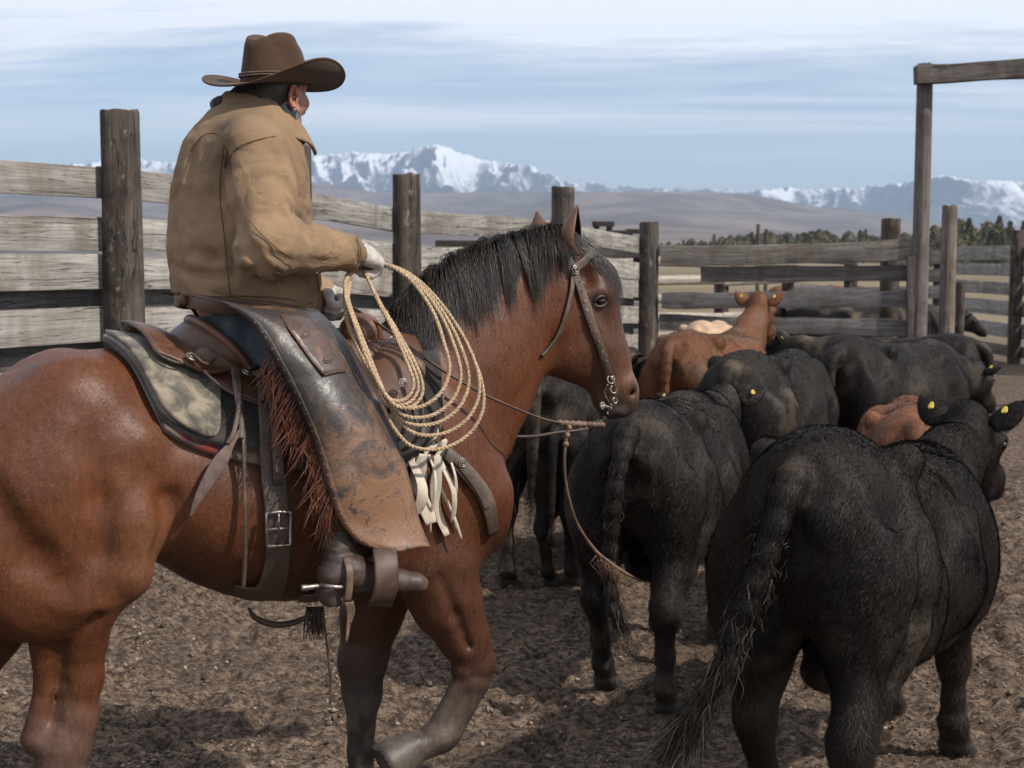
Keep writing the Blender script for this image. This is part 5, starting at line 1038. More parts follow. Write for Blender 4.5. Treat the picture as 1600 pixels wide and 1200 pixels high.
big = [(578, 418, -.16), (605, 414, -.19), (652, 440, -.25), (702, 498, -.31), (738, 565, -.35), (748, 622, -.37), (730, 664, -.38), (690, 690, -.385), (640, 690, -.385), (608, 660, -.38), (580, 600, -.375), (552, 530, -.33), (535, 470, -.26), (540, 432, -.20), (560, 420, -.16)]
for k in range(5):
    f_ = 1 - .045 * k; ox, oy = rg.normal(0, 7), rg.normal(0, 5); P = []
    for i, (x, y, l) in enumerate(big):
        w = min(1, i / 4, (len(big) - 1 - i) / 3); xx = 560 + (x - 560) * (1 + (f_ - 1) * w * 1.4) + ox * w; yy = 420 + (y - 420) * (1 + (f_ - 1) * w * .9) + oy * w + (7 * k if 5 <= i <= 9 else 0) * -.3; P.append(hp(xx, yy, l - .006 * k * w + rg.normal(0, .003)))
    twist_rope(mb, P, .0053, 280)
sm = [(570, 424, -.17), (592, 470, -.24), (622, 520, -.30), (652, 575, -.36), (660, 612, -.375), (645, 634, -.38), (618, 634, -.385), (590, 600, -.385), (560, 545, -.35), (540, 490, -.28), (545, 440, -.2)]
for k in range(3): 
    P = [hp(560 + (x - 560) * (1 - .07 * k * min(1, i / 3)), y - 5 * k * (i in (4, 5, 6, 7)), l - .004 * k) for i, (x, y, l) in enumerate(sm)]; twist_rope(mb, P, .0053, 190)
place(tag(mb.build('rope', M_rope), 'coiled tan lariat held in the gloved right hand of the rider', 'rope'))
# ---------------- rider
HY = R(30)
rider_parts = {}
def skin_of(S, name, mat, par, sm=2, fn=None, col=(1, 1, 1)):
    V, Q = S.surface(sm); N = vnormals(V, Q)
    if fn is not None: V = V + N * fn(V, N)[:, None]
    C = np.broadcast_to(np.array(col, float), (len(V), 3)) if not callable(col) else col(V)
    return link(name, mesh_np(name, V, Q, mat, True, C), par)
t = NT('weathered skin'); oc = t.coord('Object'); n = t.noise(oc, 40, 5, .65); c = t.mix(t.rng(n, .35, .7), (.40, .20, .14), (.28, .12, .085)); t.set('Base Color', t.mix(1, c, t.attr(), 'MULTIPLY')).set('Roughness', .5).set('Subsurface Weight', .12).set('Subsurface Radius', (.01, .004, .002)); t.bump(n, .2, .002); M_skin = t.m
hcen = hp(427, 147, .0); ff = np.array([math.cos(HY), math.sin(HY), -.06]); ff = unit(ff); fl = np.array([-math.sin(HY), math.cos(HY), 0]); fu = np.cross(ff, fl)
def HP(a, b, c): return hcen + ff * a + fl * b + fu * c
shR, elR, wrR, haR = hp(398, 240, -.20), hp(425, 382, -.31), hp(548, 394, -.20), hp(574, 405, -.17)
shL = np.array([shR[0] + .03, .20, shR[2]]); elL = np.array([elR[0] + .05, .28, elR[2] + .02]); wrL = hp(500, 462, .04); haL = hp(520, 468, .03)
hipR = hp(402, 518, -.10); hipL = hipR * [1, -1, 1]; knR = hp(560, 642, -.305); anR = hp(533, 868, -.37); knL, anL = knR * [1, -1, 1], anR * [1, -1, 1]
S3 = SDF((-.9, -.5, .85), (.1, .5, 2.42), .0075)
S3.cone(hp(378, 455, 0), hp(388, 270, 0), .14, .14, .05); S3.cone(hp(392, 225, 0), HP(-.02, 0, -.10), .055, .052, .04); S3.cone(shR, shL, .055, .055, .05)
S3.ell(HP(0, 0, .008), (.094, .077, .100), .03, rot=[ff, fl, fu]); S3.cone(HP(.03, 0, -.03), HP(.055, 0, -.085), .062, .042, .03, fl, .95)
for q in (-1, 1): S3.chain([[*HP(.0, q * .058, -.055), .026], [*HP(.05, q * .03, -.095), .022]], .03); S3.ell(HP(.065, q * .045, -.02), (.025, .02, .018), .03); S3.ell(HP(.088, q * .03, .015), (.014, .014, .01), .012, mode=-1); S3.ell(HP(.082, q * .031, .014), (.014, .014, .012), .006); S3.cone(HP(.085, q * .015, .035), HP(.078, q * .05, .035), .012, .01, .015)
S3.cone(HP(.09, 0, .01), HP(.118, 0, -.03), .010, .015, .012); S3.cone(HP(.09, .018, -.062), HP(.09, -.018, -.062), .009, .009, .01); S3.cone(HP(.085, .02, -.069), HP(.085, -.02, -.069), .003, .003, .006, mode=-1)
S3.cone(HP(.088, .015, -.074), HP(.088, -.015, -.074), .008, .008, .01)
for a, b, c in ((shR, elR, wrR), (shL, elL, wrL)): S3.cone(a, b, .045, .036, .03); S3.cone(b, c, .036, .024, .02)
for a, b, c in ((hipR, knR, anR), (hipL, knL, anL)): S3.cone(a, b, .07, .05, .03); S3.cone(b, c, .045, .03, .02)
person = skin_of(S3, 'person', M_skin, None, 1, col=lambda V: np.where((np.linalg.norm(V - HP(0, 0, -.07), axis=1) < .07)[:, None] & ((V - HP(0, 0, -.04)) @ fu < 0)[:, None], (.82, .78, .78), (1, 1, 1)))
place(tag(person, 'rider in tan canvas jacket, brown brimmed hat and worn leather chaps, coiled rope in hand', 'person'))
# ear
mb = MB(); eb_ = HP(-.002, -.078, -.008); eo = unit(-fl - ff * .55)
for q in (-1, 1):
    G = []; c0 = HP(-.004, q * .079, -.012)
    for i in range(9):
        a = 2 * math.pi * i / 8; G.append([c0 + (ff * math.cos(a) * .014 * r_ + fu * (math.sin(a) * .027 * r_)) + fl * q * (.010 * r_ + .002) - ff * .010 * r_ + (fu * -.004 if math.sin(a) < 0 else 0) for r_ in (.25, .6, .85, 1.0, 1.02)])
    mb = MB(); sheet(mb, G, .005, (1.0, .72, .68)); P = [G[i][-1] for i in range(9)]; tube(mb, P, .0045, 8, 24, col=(1.05, .78, .72)); mb.build('ear', M_skin, person)
S4 = SDF(HP(0, 0, 0) - .16, HP(0, 0, 0) + .16, .004)
S4.ell(HP(-.010, 0, .015), (.091, .081, .108), .01, rot=[ff, fl, fu]); S4.cut(HP(0, 0, .040), fu + ff * .05, .004); S4.cone(HP(-.065, .02, -.05), HP(-.065, -.02, -.05), .03, .03, .02)
S4.cone(HP(.05, 0, -.11), HP(.12, 0, .05), .1, .09, .012, mode=-1); S4.cone(HP(.02, -.09, -.05), HP(.02, -.09, .0), .022, .018, .008, mode=-1); S4.cone(HP(.02, .09, -.05), HP(.02, .09, .0), .022, .018, .008, mode=-1)
t = NT('dark hair'); n = t.noise(t.coord('Object', (1, 1, .2)), 260, 3, .6); t.set('Base Color', t.mix(t.rng(n, .3, .7), (.012, .009, .008), (.05, .036, .028))).set('Roughness', .5); t.bump(n, .8, .003); M_hair = t.m
skin_of(S4, 'hair', M_hair, person, 1)
# jacket
S5 = SDF((-.95, -.50, 1.56), (.05, .50, 2.36), .0070)
S5.chain([hc(385, 462, 0, 104), hc(377, 385, 0, 106), hc(375, 310, 0, 100), hc(383, 250, 0, 88), hc(393, 215, 0, 66)], .05, (0, 1, 0), 1.05)
S5.cone(hp(391, 470, 0), hp(385, 440, 0), .198, .21, .02, (0, 1, 0), 1.02)
S5.cone(shR + [0, .02, .01], shL + [0, -.02, .01], .088, .088, .06); S5.cone(hp(390, 218, 0), HP(-.045, 0, -.145), .085, .060, .05)
S5.chain([(*(shR), .088), (*(shR * .6 + elR * .4), .086), (*(elR + [-.012, 0, .0]), .078)], .035); S5.chain([(*(elR + [-.005, 0, -.002]), .075), (*(elR * .55 + wrR * .45), .066), (*wrR, .052)], .03)
S5.ell(elR + np.array([-.03, -.0, -.03]), (.06, .06, .055), .06)
S5.chain([(*shL, .088), (*elL, .078)], .035); S5.chain([(*elL, .072), (*wrL, .05)], .03)
hemc = hp(387, 478, 0); S5.cone(hp(396, 505, 0), hp(390, 460, 0), .165, .204, .02, (0, 1, 0), 1.02); _ha, _hb = hp(272, 462, 0), hp(500, 490, 0); S5.cut(_ha, np.cross(unit(_hb - _ha), (0, 1, 0)) * (1 if np.cross(unit(_hb - _ha), (0, 1, 0))[2] < 0 else -1))
S5.cone(hemc - [.0, 0, .12], hemc + [0, 0, .0], .165, .165, .01, mode=-1)
cuff = unit(wrR - elR); S5.cone(wrR + cuff * .052, wrR + cuff * .12, .055, .06, .006, mode=-1)
# creases at the elbow, armpit and waist; yoke and sleeve seams
def crease(S, pts, r, k, mode=-1): S.chain([[*p, rr] for p, rr in zip([hs_ for hs_ in pts], np.interp(np.linspace(0, 1, len(pts)), [0, .3, 1], [r, r, r * .5]))], k, mode=mode)
o5 = S5; V, Q = S5.surface(1); Jb = BVHTree.FromPolygons([Vector(v) for v in V], [tuple(q) for q in Q])
def js(px, py, off=0):
    o, d = HF.local_ray(px, py); h = Jb.ray_cast(Vector(o), Vector(d).normalized())
    return np.array(h[0] + h[1] * off) if h[0] else np.array(Jb.find_nearest(Vector(hp(px, py, -.2)))[0])
for pts, r, k, md in [([(350, 236), (349, 262), (355, 300), (368, 340)], .024, .035, -1), ([(340, 262), (338, 300), (346, 345)], .010, .04, -1), ([(362, 330), (372, 365), (390, 395), (415, 422)], .022, .03, -1), ([(458, 330), (470, 340), (478, 352), (476, 366)], .009, .02, -1), ([(447, 338), (455, 352), (456, 370), (448, 385)], .008, .022, -1), ([(468, 322), (484, 338), (494, 352)], .008, .02, -1),
        ([(500, 362), (504, 378), (500, 396)], .005, .02, -1), ([(520, 366), (525, 382), (520, 402)], .005, .02, -1), ([(536, 372), (540, 388), (536, 408)], .004, .02, -1), ([(484, 352), (488, 372), (480, 398)], .006, .02, -1), ([(428, 240), (446, 280), (462, 320)], .009, .03, -1), ([(410, 300), (435, 330), (460, 350)], .007, .03, 1), ([(405, 340), (430, 362), (455, 372)], .007, .03, 1), ([(420, 398), (450, 408), (490, 410), (530, 408)], .006, .025, -1),
        ([(300, 395), (330, 402), (365, 398), (395, 388)], .009, .035, -1), ([(285, 420), (320, 432), (360, 430), (400, 422)], .010, .035, -1), ([(320, 375), (345, 385), (372, 378)], .010, .03, 1), ([(280, 440), (310, 452), (350, 450)], .008, .03, 1), ([(395, 432), (430, 442), (470, 446)], .008, .03, -1), ([(298, 250), (290, 300), (290, 360)], .010, .04, -1), ([(318, 240), (314, 300), (322, 350)], .009, .04, 1), ([(275, 300), (274, 360), (284, 410)], .007, .04, -1), ([(430, 425), (440, 445), (444, 465)], .006, .02, -1), ([(410, 418), (425, 440), (445, 452)], .008, .025, 1)]:
    (crease(S5, [js(*p, .006) for p in pts], r * .9, k * .8, md) if md < 0 else None)
def jdisp(V, N):
    ab = wrR - elR; L_ = np.linalg.norm(ab); ax_ = ab / L_; t_ = (V - elR) @ ax_ / L_; cl_ = np.clip(t_, 0, 1)[:, None] * ab; rv = V - elR - cl_; dl = np.linalg.norm(rv, axis=1)
    fm = np.clip((.115 - dl) / .035, 0, 1) * np.clip((t_ + .25) * 4, 0, 1); up = shR - elR; Lu = np.linalg.norm(up); tu = (V - elR) @ up / Lu ** 2; du = np.linalg.norm(V - elR - np.clip(tu, 0, 1)[:, None] * up, axis=1); um = np.clip((.125 - du) / .03, 0, 1) * (1 - fm)
    wp = fbm(V * 7, 2, .5, 51)
    def sharp(x): return .55 - np.abs(np.sin(x)) ** .75
    th = np.arctan2(rv[:, 2], -rv[:, 1])
    fo = -.0120 * sharp(t_ * 13 + .9 * th + 2.0 * wp) * np.clip(.45 + vnoise(V * 11, 52), 0, 1) * fm
    uo = -.0110 * sharp(tu * 5.5 + V[:, 1] * 14 + 2.2 * wp) * np.clip(.35 + vnoise(V * 8, 53), 0, 1) * um * np.clip(1.25 - tu, 0, 1)
    tm = (1 - fm) * (1 - um); low = np.clip((1.93 - V[:, 2]) / .15, 0, 1)
    to = -.0105 * tm * low * sharp(V[:, 2] * 34 + V[:, 0] * 9 + 2.6 * wp) * np.clip(.5 + vnoise(V * 6, 54), 0, 1)
    hi_ = -.0085 * tm * (1 - low) * sharp(V[:, 0] * 15 - V[:, 1] * 13 + V[:, 2] * 6 + 2.4 * wp) * np.clip(.25 + vnoise(V * 5, 55), 0, 1)
    return fo + uo + to + hi_ + .0045 * fbm(V * 8, 3, .5, 56) + .0012 * fbm(V * 40, 2, .5, 42)
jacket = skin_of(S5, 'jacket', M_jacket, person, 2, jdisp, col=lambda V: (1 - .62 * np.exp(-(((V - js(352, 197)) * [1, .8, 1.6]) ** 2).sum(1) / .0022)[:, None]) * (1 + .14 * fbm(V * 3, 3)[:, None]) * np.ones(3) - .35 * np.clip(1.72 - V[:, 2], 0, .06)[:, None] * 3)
V, Q = S5.surface(1); Jb = BVHTree.FromPolygons([Vector(v) for v in V], [tuple(q) for q in Q])
mb = MB()
def seam(pts, off=.0045): tube(mb, [js(*p, off) for p in pts], .0016, 5, len(pts) * 8, col=(.55, .5, .45))
seam([(300, 236), (318, 214), (345, 212), (356, 236), (352, 262)]); seam([(352, 262), (372, 232), (400, 220), (428, 214)]); seam([(380, 330), (410, 368), (450, 398), (520, 412), (550, 410)]); seam([(272, 455), (320, 462), (380, 462), (440, 466), (488, 474)]); seam([(555, 372), (562, 392), (556, 414)]); seam([(351, 226), (345, 300), (352, 380), (360, 460)]); seam([(427, 428), (436, 424), (441, 440), (430, 444), (427, 428)])
mb.build('seam', M_jacket, jacket)
mb = MB(); zp = [js(x, y, .004) for x, y in ((494, 424), (496, 450), (496, 486))]; tube(mb, zp, .0035, 6, 14, flat=.5); tube(mb, [js(496, 484, .008), js(497, 500, .01)], .003, 6); mb.build('zipper', M_metal, jacket)
# collar: stands round the neck and folds over
nkc = hp(398, 174, 0); mb = MB(); G = []
for i in range(41):
    a = math.pi * (.10 + 1.80 * i / 40); c_, s_ = math.cos(a), math.sin(a); row = []     # a=0 is the front opening
    for rr, zz_ in ((.080, -.035), (.076, .015), (.079, .038), (.088, .046), (.104, .030), (.122, -.004), (.131, -.024)):
        fr = (1 + c_) / 2; row.append(nkc + np.array([.020, 0, 0]) + (np.array([math.cos(.25), math.sin(.25), 0]) * c_ * (rr + .012 + .018 * fr) + np.array([-math.sin(.25), math.cos(.25), 0]) * s_ * rr * .98) + np.array([0, 0, zz_ - .094 * fr + .002 + .004 * math.sin(a * 5)]))
    G.append(row)
G = [cat_rom(r_, 18) for r_ in G]; sheet(mb, np.array(G), .007); mb.build('collar', M_jacket, jacket)
S6 = SDF(nkc + [-.2, -.2, -.16], nkc + [.26, .2, .14], .005)
for zz_, rr, r2 in ((.02, .064, .022), (.034, .068, .023), (-.005, .068, .022)):
    S6.chain([[*(nkc + np.array([.03, 0, 0]) + np.array([math.cos(a) * rr * 1.12, math.sin(a) * rr, zz_ - .055 * (1 + math.cos(a)) / 2 + .012 * math.sin(a * 3 + zz_ * 90)])), r2 * (1 + .15 * math.sin(a * 4))] for a in np.linspace(0, 6.283, 26)], .008)
kn = hp(463, 212, -.01); S6.ell(kn, (.030, .045, .026), .02); S6.cone(hp(430, 186, -.085), hp(458, 208, -.05), .018, .024, .02); S6.ell(hp(345, 166, -.0), (.022, .03, .028), .02); S6.cone(hp(345, 164, 0), hp(372, 160, 0), .02, .03, .02)
skin_of(S6, 'neck_scarf', M_scarf, person, 1, lambda V, N: .004 * ridged(V * 22, 2))
# hat
ht = hp(430, 126, 0); HA = R(36); hf_ = np.array([math.cos(HA), math.sin(HA), 0]); hl_ = np.array([-math.sin(HA), math.cos(HA), 0]); tilt = R(-3); upv = np.array([0, 0, 1.0]); hf2 = hf_ * math.cos(tilt) - upv * math.sin(tilt) * 1; hu2 = unit(np.cross(hf2, hl_))
def HT(a, b, c): return ht + hf2 * a + hl_ * b + hu2 * c
mb = MB(); G = []; nA = 72
for i in range(nA + 1):
    a = 2 * math.pi * i / nA; ca, sa = math.cos(a), math.sin(a); row = []
    for k in range(15):
        q = k / 14; r_ = q; A_, B_ = .106 + (.207 - .106) * r_, .090 + (.200 - .090) * r_; sd2 = abs(sa) ** 2.2
        zz_ = -.010 + .020 * 0 + r_ ** 2.2 * (.060 if sa < 0 else .038) * sd2 - r_ ** 1.3 * .020 * abs(ca) ** 1.5 * .45 - .003 * r_; B2 = B_ - (.014 if sa < 0 else .004) * r_ ** 3 * sd2
        row.append(HT(A_ * ca, B2 * sa, zz_ + .003 * math.sin(a * 3 + 1) * r_))
    G.append(row)
sheet(mb, np.array(G), .0045); e_ = np.array(G)[:, -1]; tube(mb, e_, .0035, 6, cap=False); brim = MB()
crown = []
for k in range(27):
    q = k / 26; row = []
    for i in range(nA + 1):
        a = 2 * math.pi * i / nA; ca, sa = math.cos(a), math.sin(a)
        if q < .62: h_ = q / .62; A_, B_ = .108 - .023 * h_, .092 - .019 * h_; z = .124 * h_; sc_ = 1 - .10 * max(0, h_ - .82) ** 1.5 * 6
        else: h_ = (q - .62) / .38; sc_ = math.cos(h_ * math.pi / 2) ** .75 * .955; A_, B_ = .085, .073; z = .124 + .018 * math.sin(h_ * math.pi / 2)
        X_, Y_ = A_ * ca * sc_, B_ * sa * sc_
        if z > .05: up_ = min(1, (z - .05) / .09); z -= up_ ** 2 * (.034 * math.exp(-(Y_ / .026) ** 2) * (1.0 if X_ > -.075 else .5) + .016 * math.exp(-((X_ - .055) / .03) ** 2) * 1.0); pin = .016 * up_ * math.exp(-((X_ - .05) / .035) ** 2) * (abs(sa) ** 2); Y_ -= pin * (1 if sa > 0 else -1)
        z -= .012 * (1 - (X_ / .1)) * 0 + .010 * max(0, X_ / .1) * (z > .05)
        row.append(HT(X_, Y_, z - .008))
    crown.append(row)
sheet(mb, np.array(crown), .003); hat = mb.build('hat', M_hat, person)
mb = MB()
for zz_, r_ in ((.010, .0035), (.017, .003)): tube(mb, [HT(.1095 * math.cos(a), .0935 * math.sin(a), zz_) for a in np.linspace(0, 6.283, 60)], r_, 6, cap=False, col=(1.3, 1.2, 1.1))
for da in (0, .1): tube(mb, [HT(.105 * math.cos(-1.2 + da), .086 * math.sin(-1.2 + da), .014), HT(.112 * math.cos(-1.15 + da), .094 * math.sin(-1.15 + da), .002)], .003, 6)
mb.build('hat_band', M_strap, hat)
# gloves
def glove(name, wr, kn_, fdir, lat, side, mat, curl=1.0, grip=None):
    """wr wrist, kn_ knuckle centre; fdir: direction the fingers point after the first bend; lat: across the hand from little finger to index"""
    S = SDF(np.minimum(wr, kn_) - .12, np.maximum(wr, kn_) + .12, .0035); hd = unit(kn_ - wr); lat = unit(lat - hd * np.dot(lat, hd)); dn = unit(np.cross(hd, lat)) * side
    for k, q in enumerate((-1, -.33, .33, 1)): S.cone(wr + lat * q * .018 + hd * .01, kn_ + lat * q * .030, .021, .0175, .018)
    S.cone(wr - hd * .05, wr + hd * .01, .034, .030, .012)
    for k, q in enumerate((-1.08, -.36, .36, 1.05)):
        L_ = (.030, .038, .040, .036)[k]; b = kn_ + lat * q * .029; c1_ = (1.0, .9, .8, .7)[k] * curl; d1 = unit(hd * math.cos(c1_) + dn * math.sin(c1_)); p1 = b + d1 * L_; d2 = unit(hd * math.cos(c1_ + 1.3) + dn * math.sin(c1_ + 1.3)); p2 = p1 + d2 * L_ * .75; d3 = unit(hd * math.cos(c1_ + 2.1) + dn * math.sin(c1_ + 2.1)); p3 = p2 + d3 * L_ * .55
        S.chain([(*b, .0145), (*p1, .0125), (*p2, .0115), (*p3, .0105)], .005)
    tb = wr + lat * .025 + hd * .02 + dn * .012; t1 = tb + unit(lat * .6 + hd * .7 + dn * .5) * .04; t2 = t1 + unit(-lat * .2 + hd * .8 + dn * .8) * .032; S.chain([(*tb, .020), (*t1, .0155), (*t2, .012)], .010)
    return skin_of(S, name, mat, person, 1, lambda V, N: .0015 * fbm(V * 50, 2))
glove('glove', wrR + cuff * .03, hp(583, 402, -.165), None, np.array([.1, .9, .45]), -1, M_glove, 1.05)
glove('glove', hp(500, 455, .06), hp(530, 470, .02), None, np.array([.1, -.9, .5]), 1, M_glove, .95)
# jeans
S7 = SDF((-.9, -.5, .95), (.05, .5, 1.80), .0085)
S7.cone(hipR + [0, .02, .01], hipL + [0, -.02, .01], .108, .108, .06); S7.cone(hp(388, 512, 0), hp(392, 462, 0), .115, .165, .05)
for hh, kk, aa, q in ((hipR, knR, anR, 1), (hipL, knL, anL, -1)): S7.cone(hh, kk, .100, .066, .05); S7.cone(kk, aa + [0, 0, .06], .062, .045, .03)
jeans = skin_of(S7, 'jeans', M_denim, person, 2, lambda V, N: .004 * ridged(V * np.array([9, 9, 14.]), 3, .5, 3) + .003 * fbm(V * 6))
mb = MB(); bp_ = [hp(292, 468, -.04), hp(308, 472, -.13), hp(340, 478, -.20), hp(380, 480, -.22), hp(430, 485, -.215), hp(480, 492, -.16), hp(500, 498, -.08)]; ribbon(mb, bp_, .022, np.array([unit((p - hp(388, 480, 0)) * [1, 1, 0]) for p in bp_]), .006, 40, (.9, .8, .75)); bp2 = [p * [1, -1, 1] for p in bp_]; ribbon(mb, bp2, .022, np.array([unit((p - hp(388, 480, 0)) * [1, 1, 0]) for p in bp2]), .006, 40, (.9, .8, .75)); ball(mb, bp_[0] + [-.01, -.01, 0], (.016, .012, .02), 10, 8); mb.build('belt', M_saddle, person)
# chaps: one broad leather leg hanging over the rider's thigh and shin
t = NT('worn chap leather'); oc = t.coord('Object'); n = t.noise(oc, 7, 7, .68, .8); n2 = t.noise(oc, 26, 6, .75, .5); n3 = t.noise(oc, 120, 3, .6); sx3 = t.n.new('ShaderNodeSeparateXYZ'); t.l.new(t.tc.outputs['Object'], sx3.inputs[0])
low = t.math('ADD', t.rng(sx3.outputs[2], 1.42, 1.12, 0, .24), t.math('MULTIPLY', n, 1.0)); c = t.mix(t.rng(low, .50, .72), (.045, .036, .032), (.20, .105, .058)); c = t.mix(t.rng(n2, .53, .64, 0, .8), c, (.022, .019, .018)); c = t.mix(t.rng(t.noise(oc, 15, 5, .7), .60, .72, 0, .5), c, (.25, .145, .085)); c = t.mix(1, c, t.attr(), 'MULTIPLY')
t.set('Base Color', c).set('Roughness', t.rng(n2, .3, .7, .26, .5)).set('Specular IOR Level', .75); t.bump(t.math('MULTIPLY_ADD', n3, .2, t.math('MULTIPLY_ADD', n, .8, n2)), .45, .006); M_chap = t.m
Lx = np.array([(300, 462, -.20), (352, 474, -.27), (392, 500, -.31), (424, 548, -.345), (450, 596, -.37), (472, 642, -.385), (492, 690, -.40), (506, 734, -.41), (520, 780, -.42), (534, 815, -.425), (556, 842, -.43), (585, 855, -.43), (612, 859, -.43)], float)
Rx = np.array([(497, 487, -.20), (512, 500, -.225), (532, 522, -.25), (556, 556, -.28), (580, 600, -.31), (602, 644, -.335), (620, 690, -.35), (635, 735, -.365), (646, 778, -.375), (654, 810, -.38), (662, 832, -.385), (668, 848, -.39), (672, 857, -.39)], float)
La, Ra = cat_rom(Lx, 60), cat_rom(Rx, 60); mb = MB(); G = []
for i in range(60):
    row = []; v = i / 59
    for j in range(25):
        u = j / 24; q = La[i] * (1 - u) + Ra[i] * u; bul = (.034 + .040 * math.sin(math.pi * min(1, v * 1.2)) ) * math.sin(math.pi * u) ** .7 * (1 - .35 * v ** 4) + .018 * math.sin(math.pi * min(1, v * 1.0)) * (1 - u)
        fold = .006 * math.sin(u * 5 + v * 9) * v + .004 * vnoise([[u * 4, v * 7, 0]], 6)[0] + .012 * math.exp(-((v - .30) / .04) ** 2) * math.sin(u * 3.1)
        row.append(hp(q[0], q[1] + 3 * math.sin(u * 6) * (v > .98), q[2] - bul - fold))
    G.append(row)
G = np.array(G)
chaps = empty('chaps'); chaps.parent = person
wear = lambda V: np.ones((len(V), 3))
sheet(mb, G, .005); cm_ = mb.build('chap_leg', M_chap, chaps)
G2 = G * [1, -1, 1]; mb = MB(); sheet(mb, G2[::-1], .005); mb.build('chap_leg', M_chap, chaps)
Gf = lambda v, u, off=0.0: (lambda i, j: G[i][j] + unit(np.cross(G[min(i + 1, 59)][j] - G[max(i - 1, 0)][j], G[i][min(j + 1, 24)] - G[i][max(j - 1, 0)])) * -1 * off * (1 if np.cross(G[min(i + 1, 59)][j] - G[max(i - 1, 0)][j], G[i][min(j + 1, 24)] - G[i][max(j - 1, 0)])[1] > 0 else -1))(int(round(v * 59)), int(round(u * 24)))
mb = MB()
for k in range(26): mb = MB(); p = Gf(.18 + .80 * k / 25, .06, .005); ball(mb, p, .0034, 8, 6); mb.build('rivet', M_rivet, chaps)
mb = MB(); g = np.array([Gf(v, u, .006) for v in np.linspace(.1, 1, 40) for u in (0.0, .09)]).reshape(40, 2, 3); g = np.stack([g[:, 0], (g[:, 0] + g[:, 1]) / 2 + [0, -.001, 0], g[:, 1]], 1); sheet(mb, g, .003, (.8, .75, .72)); mb.build('edge_band', M_chap, chaps)
mb = MB(); PK = [[(438, 493), (458, 491), (478, 494)], [(452, 515), (475, 512), (498, 514)], [(470, 540), (494, 535), (520, 540)], [(488, 565), (512, 556), (538, 562)], [(506, 586), (522, 582), (540, 580)]]
Cb_m = bpy.data.meshes.new('tmp'); Vc = G.reshape(-1, 3); Fc_ = [(i * 25 + j, (i + 1) * 25 + j, (i + 1) * 25 + j + 1, i * 25 + j + 1) for i in range(59) for j in range(24)]; Cb = BVHTree.FromPolygons([Vector(v) for v in Vc], Fc_)
def cs(px, py, off):
    o, d = HF.local_ray(px, py); d = Vector(d).normalized(); h = Cb.ray_cast(Vector(o), d); p = h[0] if h[0] else Cb.find_nearest(Vector(hp(px, py, -.36)))[0]; return np.array(p - d * off)
pk = np.array([cat_rom([cs(x, y, .008) for x, y in r_], 9) for r_ in PK]); pk = np.array([cat_rom(pk[:, j], 14) for j in range(9)]); sheet(mb, pk, .006, (1.9, 1.6, 1.5)); mb.build('pocket', M_chap, chaps)
mb = MB(); 
for e_ in (pk[0], pk[-1], pk[:, 0], pk[:, -1]): tube(mb, e_ + [0, -.003, 0], .0025, 6, 20)
rg = np.random.default_rng(12)
for (x, y, r_) in ((463, 508, 9), (478, 522, 8), (496, 545, 12), (512, 560, 9)): tube(mb, [cs(x + r_ * math.cos(a) * (.4 + .6 * a / 9), y + r_ * .8 * math.sin(a) * (.4 + .6 * a / 9), .0125) for a in np.linspace(0, 9, 30)], .0014, 5)
mb.build('tooling', M_saddle, chaps)
mb = MB(); rg = np.random.default_rng(8)
for k in range(210):   # fringe along the back edge
    u_ = rg.random(); i = int(np.interp(u_, [0, 1], [16, 46])); a = G[i][0] + [rg.normal(0, .003), rg.normal(.005, .004), 0]; L_ = .06 + .085 * rg.random(); sw_ = rg.normal(-.012, .018); pts = [a, a + [sw_ * .5 - .012, .005, -L_ * .45], a + [sw_ + rg.normal(0, .02) - .01, rg.normal(.01, .01), -L_]]
    pts = [p if Hb.find_nearest(Vector(p))[3] > .01 and p[1] < -.2 else p for p in pts]; rr = (.75, .40, .33) if rg.random() < .6 and u_ < .6 else (.8, .6, .5) if rg.random() < .75 else (1.7, 1.4, 1.1); ribbon(mb, pts, [.0018, .0016, .0006], unit([rg.normal(0, .4), -1, rg.normal(0, .2)]), .002, 8, rr)
mb.build('fringe', M_saddle, chaps)
# boots, spur, stirrup
def boot(sgn):
    y = lambda p: p * np.array([1, sgn, 1]); S = SDF(*( (lambda a, b: (np.minimum(a, b), np.maximum(a, b)))(y(hp(495, 940, -.40)) - [.12, .0, .06] , y(hp(675, 740, -.40)) + [.12, .0, .08])), .006) if False else SDF((hp(470, 930, -.42)[0] - .06, (-.54 if sgn > 0 else .28), .84), (hp(690, 900, -.42)[0] + .05, (-.28 if sgn > 0 else .54), 1.30), .006)
    q = lambda px, py, l, r_: [*y(hp(px, py, l)), hr(r_, hp(px, py, l))]
    S.chain([q(528, 760, -.36, 29), q(528, 820, -.37, 28), q(530, 868, -.39, 25), q(532, 892, -.41, 24)], .02)
    S.chain([q(518, 897, -.41, 24), q(548, 895, -.41, 26), q(585, 903, -.415, 20), q(624, 907, -.42, 16.5), q(650, 909, -.425, 13), q(661, 911, -.425, 9)], .018, (0, 1, 0), 1.2)
    S.cone(y(hp(510, 921, -.41)), y(hp(660, 917, -.42)), .010, .009, .006, (0, 1, 0), 3.2); S.cone(y(hp(514, 926, -.41)), y(hp(520, 938, -.41)), .034, .030, .004); S.cut(y(hp(515, 946, -.41)), (0, 0, -1), .004); S.cone(y(hp(548, 944, -.41)), y(hp(580, 944, -.41)), .030, .028, .004, (0, 1, 0), 3, mode=-1)
    pass
    b = skin_of(S, 'boot', M_boot, person, 1, lambda V, N: .005 * ridged(V * np.array([9, 9, 34.]), 3) * np.clip((V[:, 2] - .97) * 30, 0, 1), col=lambda V: 1 + 1.0 * np.clip((V[:, 0:1] - hp(610, 905, -.42)[0]) * 12, 0, 1) * np.array([1, 1.1, 1.3])); return b
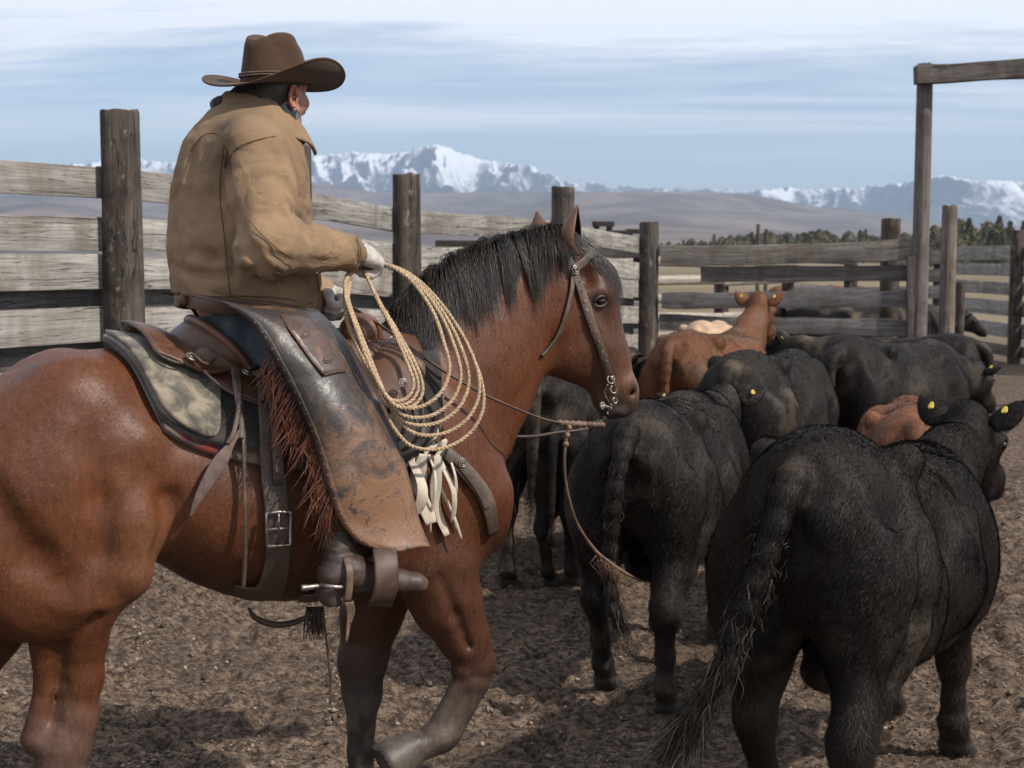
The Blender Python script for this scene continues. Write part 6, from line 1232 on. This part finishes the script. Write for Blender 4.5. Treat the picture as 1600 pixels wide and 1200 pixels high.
M_boot = mat_leather('dusty boot leather', (.030, .017, .012), (.075, .048, .034), .5)
bt = boot(1); boot(-1)
mb = MB(); tube(mb, [hp(548, 917, -.45), hp(520, 917, -.46), hp(503, 914, -.42), hp(520, 914, -.37), hp(545, 914, -.37)], .006, 8, 24); tube(mb, [hp(503, 915, -.415), hp(488, 917, -.42), hp(471, 919, -.42)], [.008, .0075, .009], 10, 12, col=(1, 1, 1)); mb.build('spur', M_metal, bt)
mb = MB(); ribbon(mb, [hp(541, 872, -.445), hp(546, 890, -.475), hp(546, 917, -.47), hp(543, 940, -.455)], .010, np.array([0, -1, 0.]), .004, 16, (1.3, 1.2, 1.1)); ribbon(mb, [hp(543, 940, -.455), hp(546, 960, -.45), hp(541, 1005, -.45)], [.008, .007, .003], np.array([0, -1, 0.]), .003, 12, (1.4, 1.3, 1.2)); ribbon(mb, [hp(549, 940, -.452), hp(552, 955, -.45), hp(547, 975, -.45)], [.006, .005, .003], np.array([0, -1, 0.]), .003, 12, (1.4, 1.3, 1.2)); mb.build('spur_strap', M_strap, bt)
mb = MB(); loop = [(600, 855, -.40), (601, 862, -.46), (604, 885, -.492), (604, 915, -.495), (598, 938, -.47), (592, 945, -.42), (594, 940, -.36), (602, 905, -.335), (602, 870, -.35), (600, 855, -.40)]; LP = np.array([hp(*q) for q in loop]); cn = LP.mean(0); LPp = cat_rom(LP, 60); ribbon(mb, LPp, .034, np.array([unit((p - cn) * [0, 1, 1]) for p in LPp]), .008, None, (.85, .75, .7)); mb.build('stirrup', M_strap, sd_)
mb = MB(); LQ = (LPp - cn) * [1, .86, .86] + cn; ribbon(mb, LQ + [.0, 0, .0], .030, np.array([unit((p - cn) * [0, 1, 1]) for p in LQ]), .010, None, (.9, .8, .75)); mb.build('stirrup_tread', M_saddle, sd_)
mb = MB(); LQ = LPp * [1, -1, 1]; cn2 = cn * [1, -1, 1]; ribbon(mb, LQ, .040, np.array([unit((p - cn2) * [0, 1, 1]) for p in LQ]), .008, None, (.85, .75, .7)); mb.build('stirrup', M_strap, sd_)
mb = MB()
for k in range(12):
    x, y = np.interp(k, [0, 3, 7, 11], [407, 417, 428, 432]), np.interp(k, [0, 3, 7, 11], [632, 690, 765, 800]); c = hs(x, y, np.interp(k, [0, 3, 7, 11], [.115, .10, .055, .030])); n_ = hn(c); ball(mb, c + n_ * .002, (.0032, .0032, .0032), 8, 6, (.12, .1, .1))
mb.build('strap_hole', M_dkstrap, sd_)
# ================================================================ HAZE
mb = MB(); X0, Y0, Z0, Z1 = 9500, -40, -30, 1010
V = [(-X0, Y0, Z0), (X0, Y0, Z0), (X0, 17500, Z0), (-X0, 17500, Z0), (-X0, Y0, Z1), (X0, Y0, Z1), (X0, 17500, Z1), (-X0, 17500, Z1)]
V = [(x * (1.0 if y < 0 else 1.0), y, z) for x, y, z in V]
mb.add(V, [(0, 3, 2, 1), (4, 5, 6, 7), (0, 1, 5, 4), (1, 2, 6, 5), (2, 3, 7, 6), (3, 0, 4, 7)])
t = NT('haze'); t.n.remove(t.p); pv = t.n.new('ShaderNodeVolumePrincipled'); pv.inputs['Color'].default_value = (0.60, 0.77, 1.0, 1); pv.inputs['Density'].default_value = 9e-5; pv.inputs['Anisotropy'].default_value = 0.2
t.l.new(pv.outputs[0], t.out.inputs['Volume']); tag(mb.build('haze', t.m, smooth=False), kind='stuff')
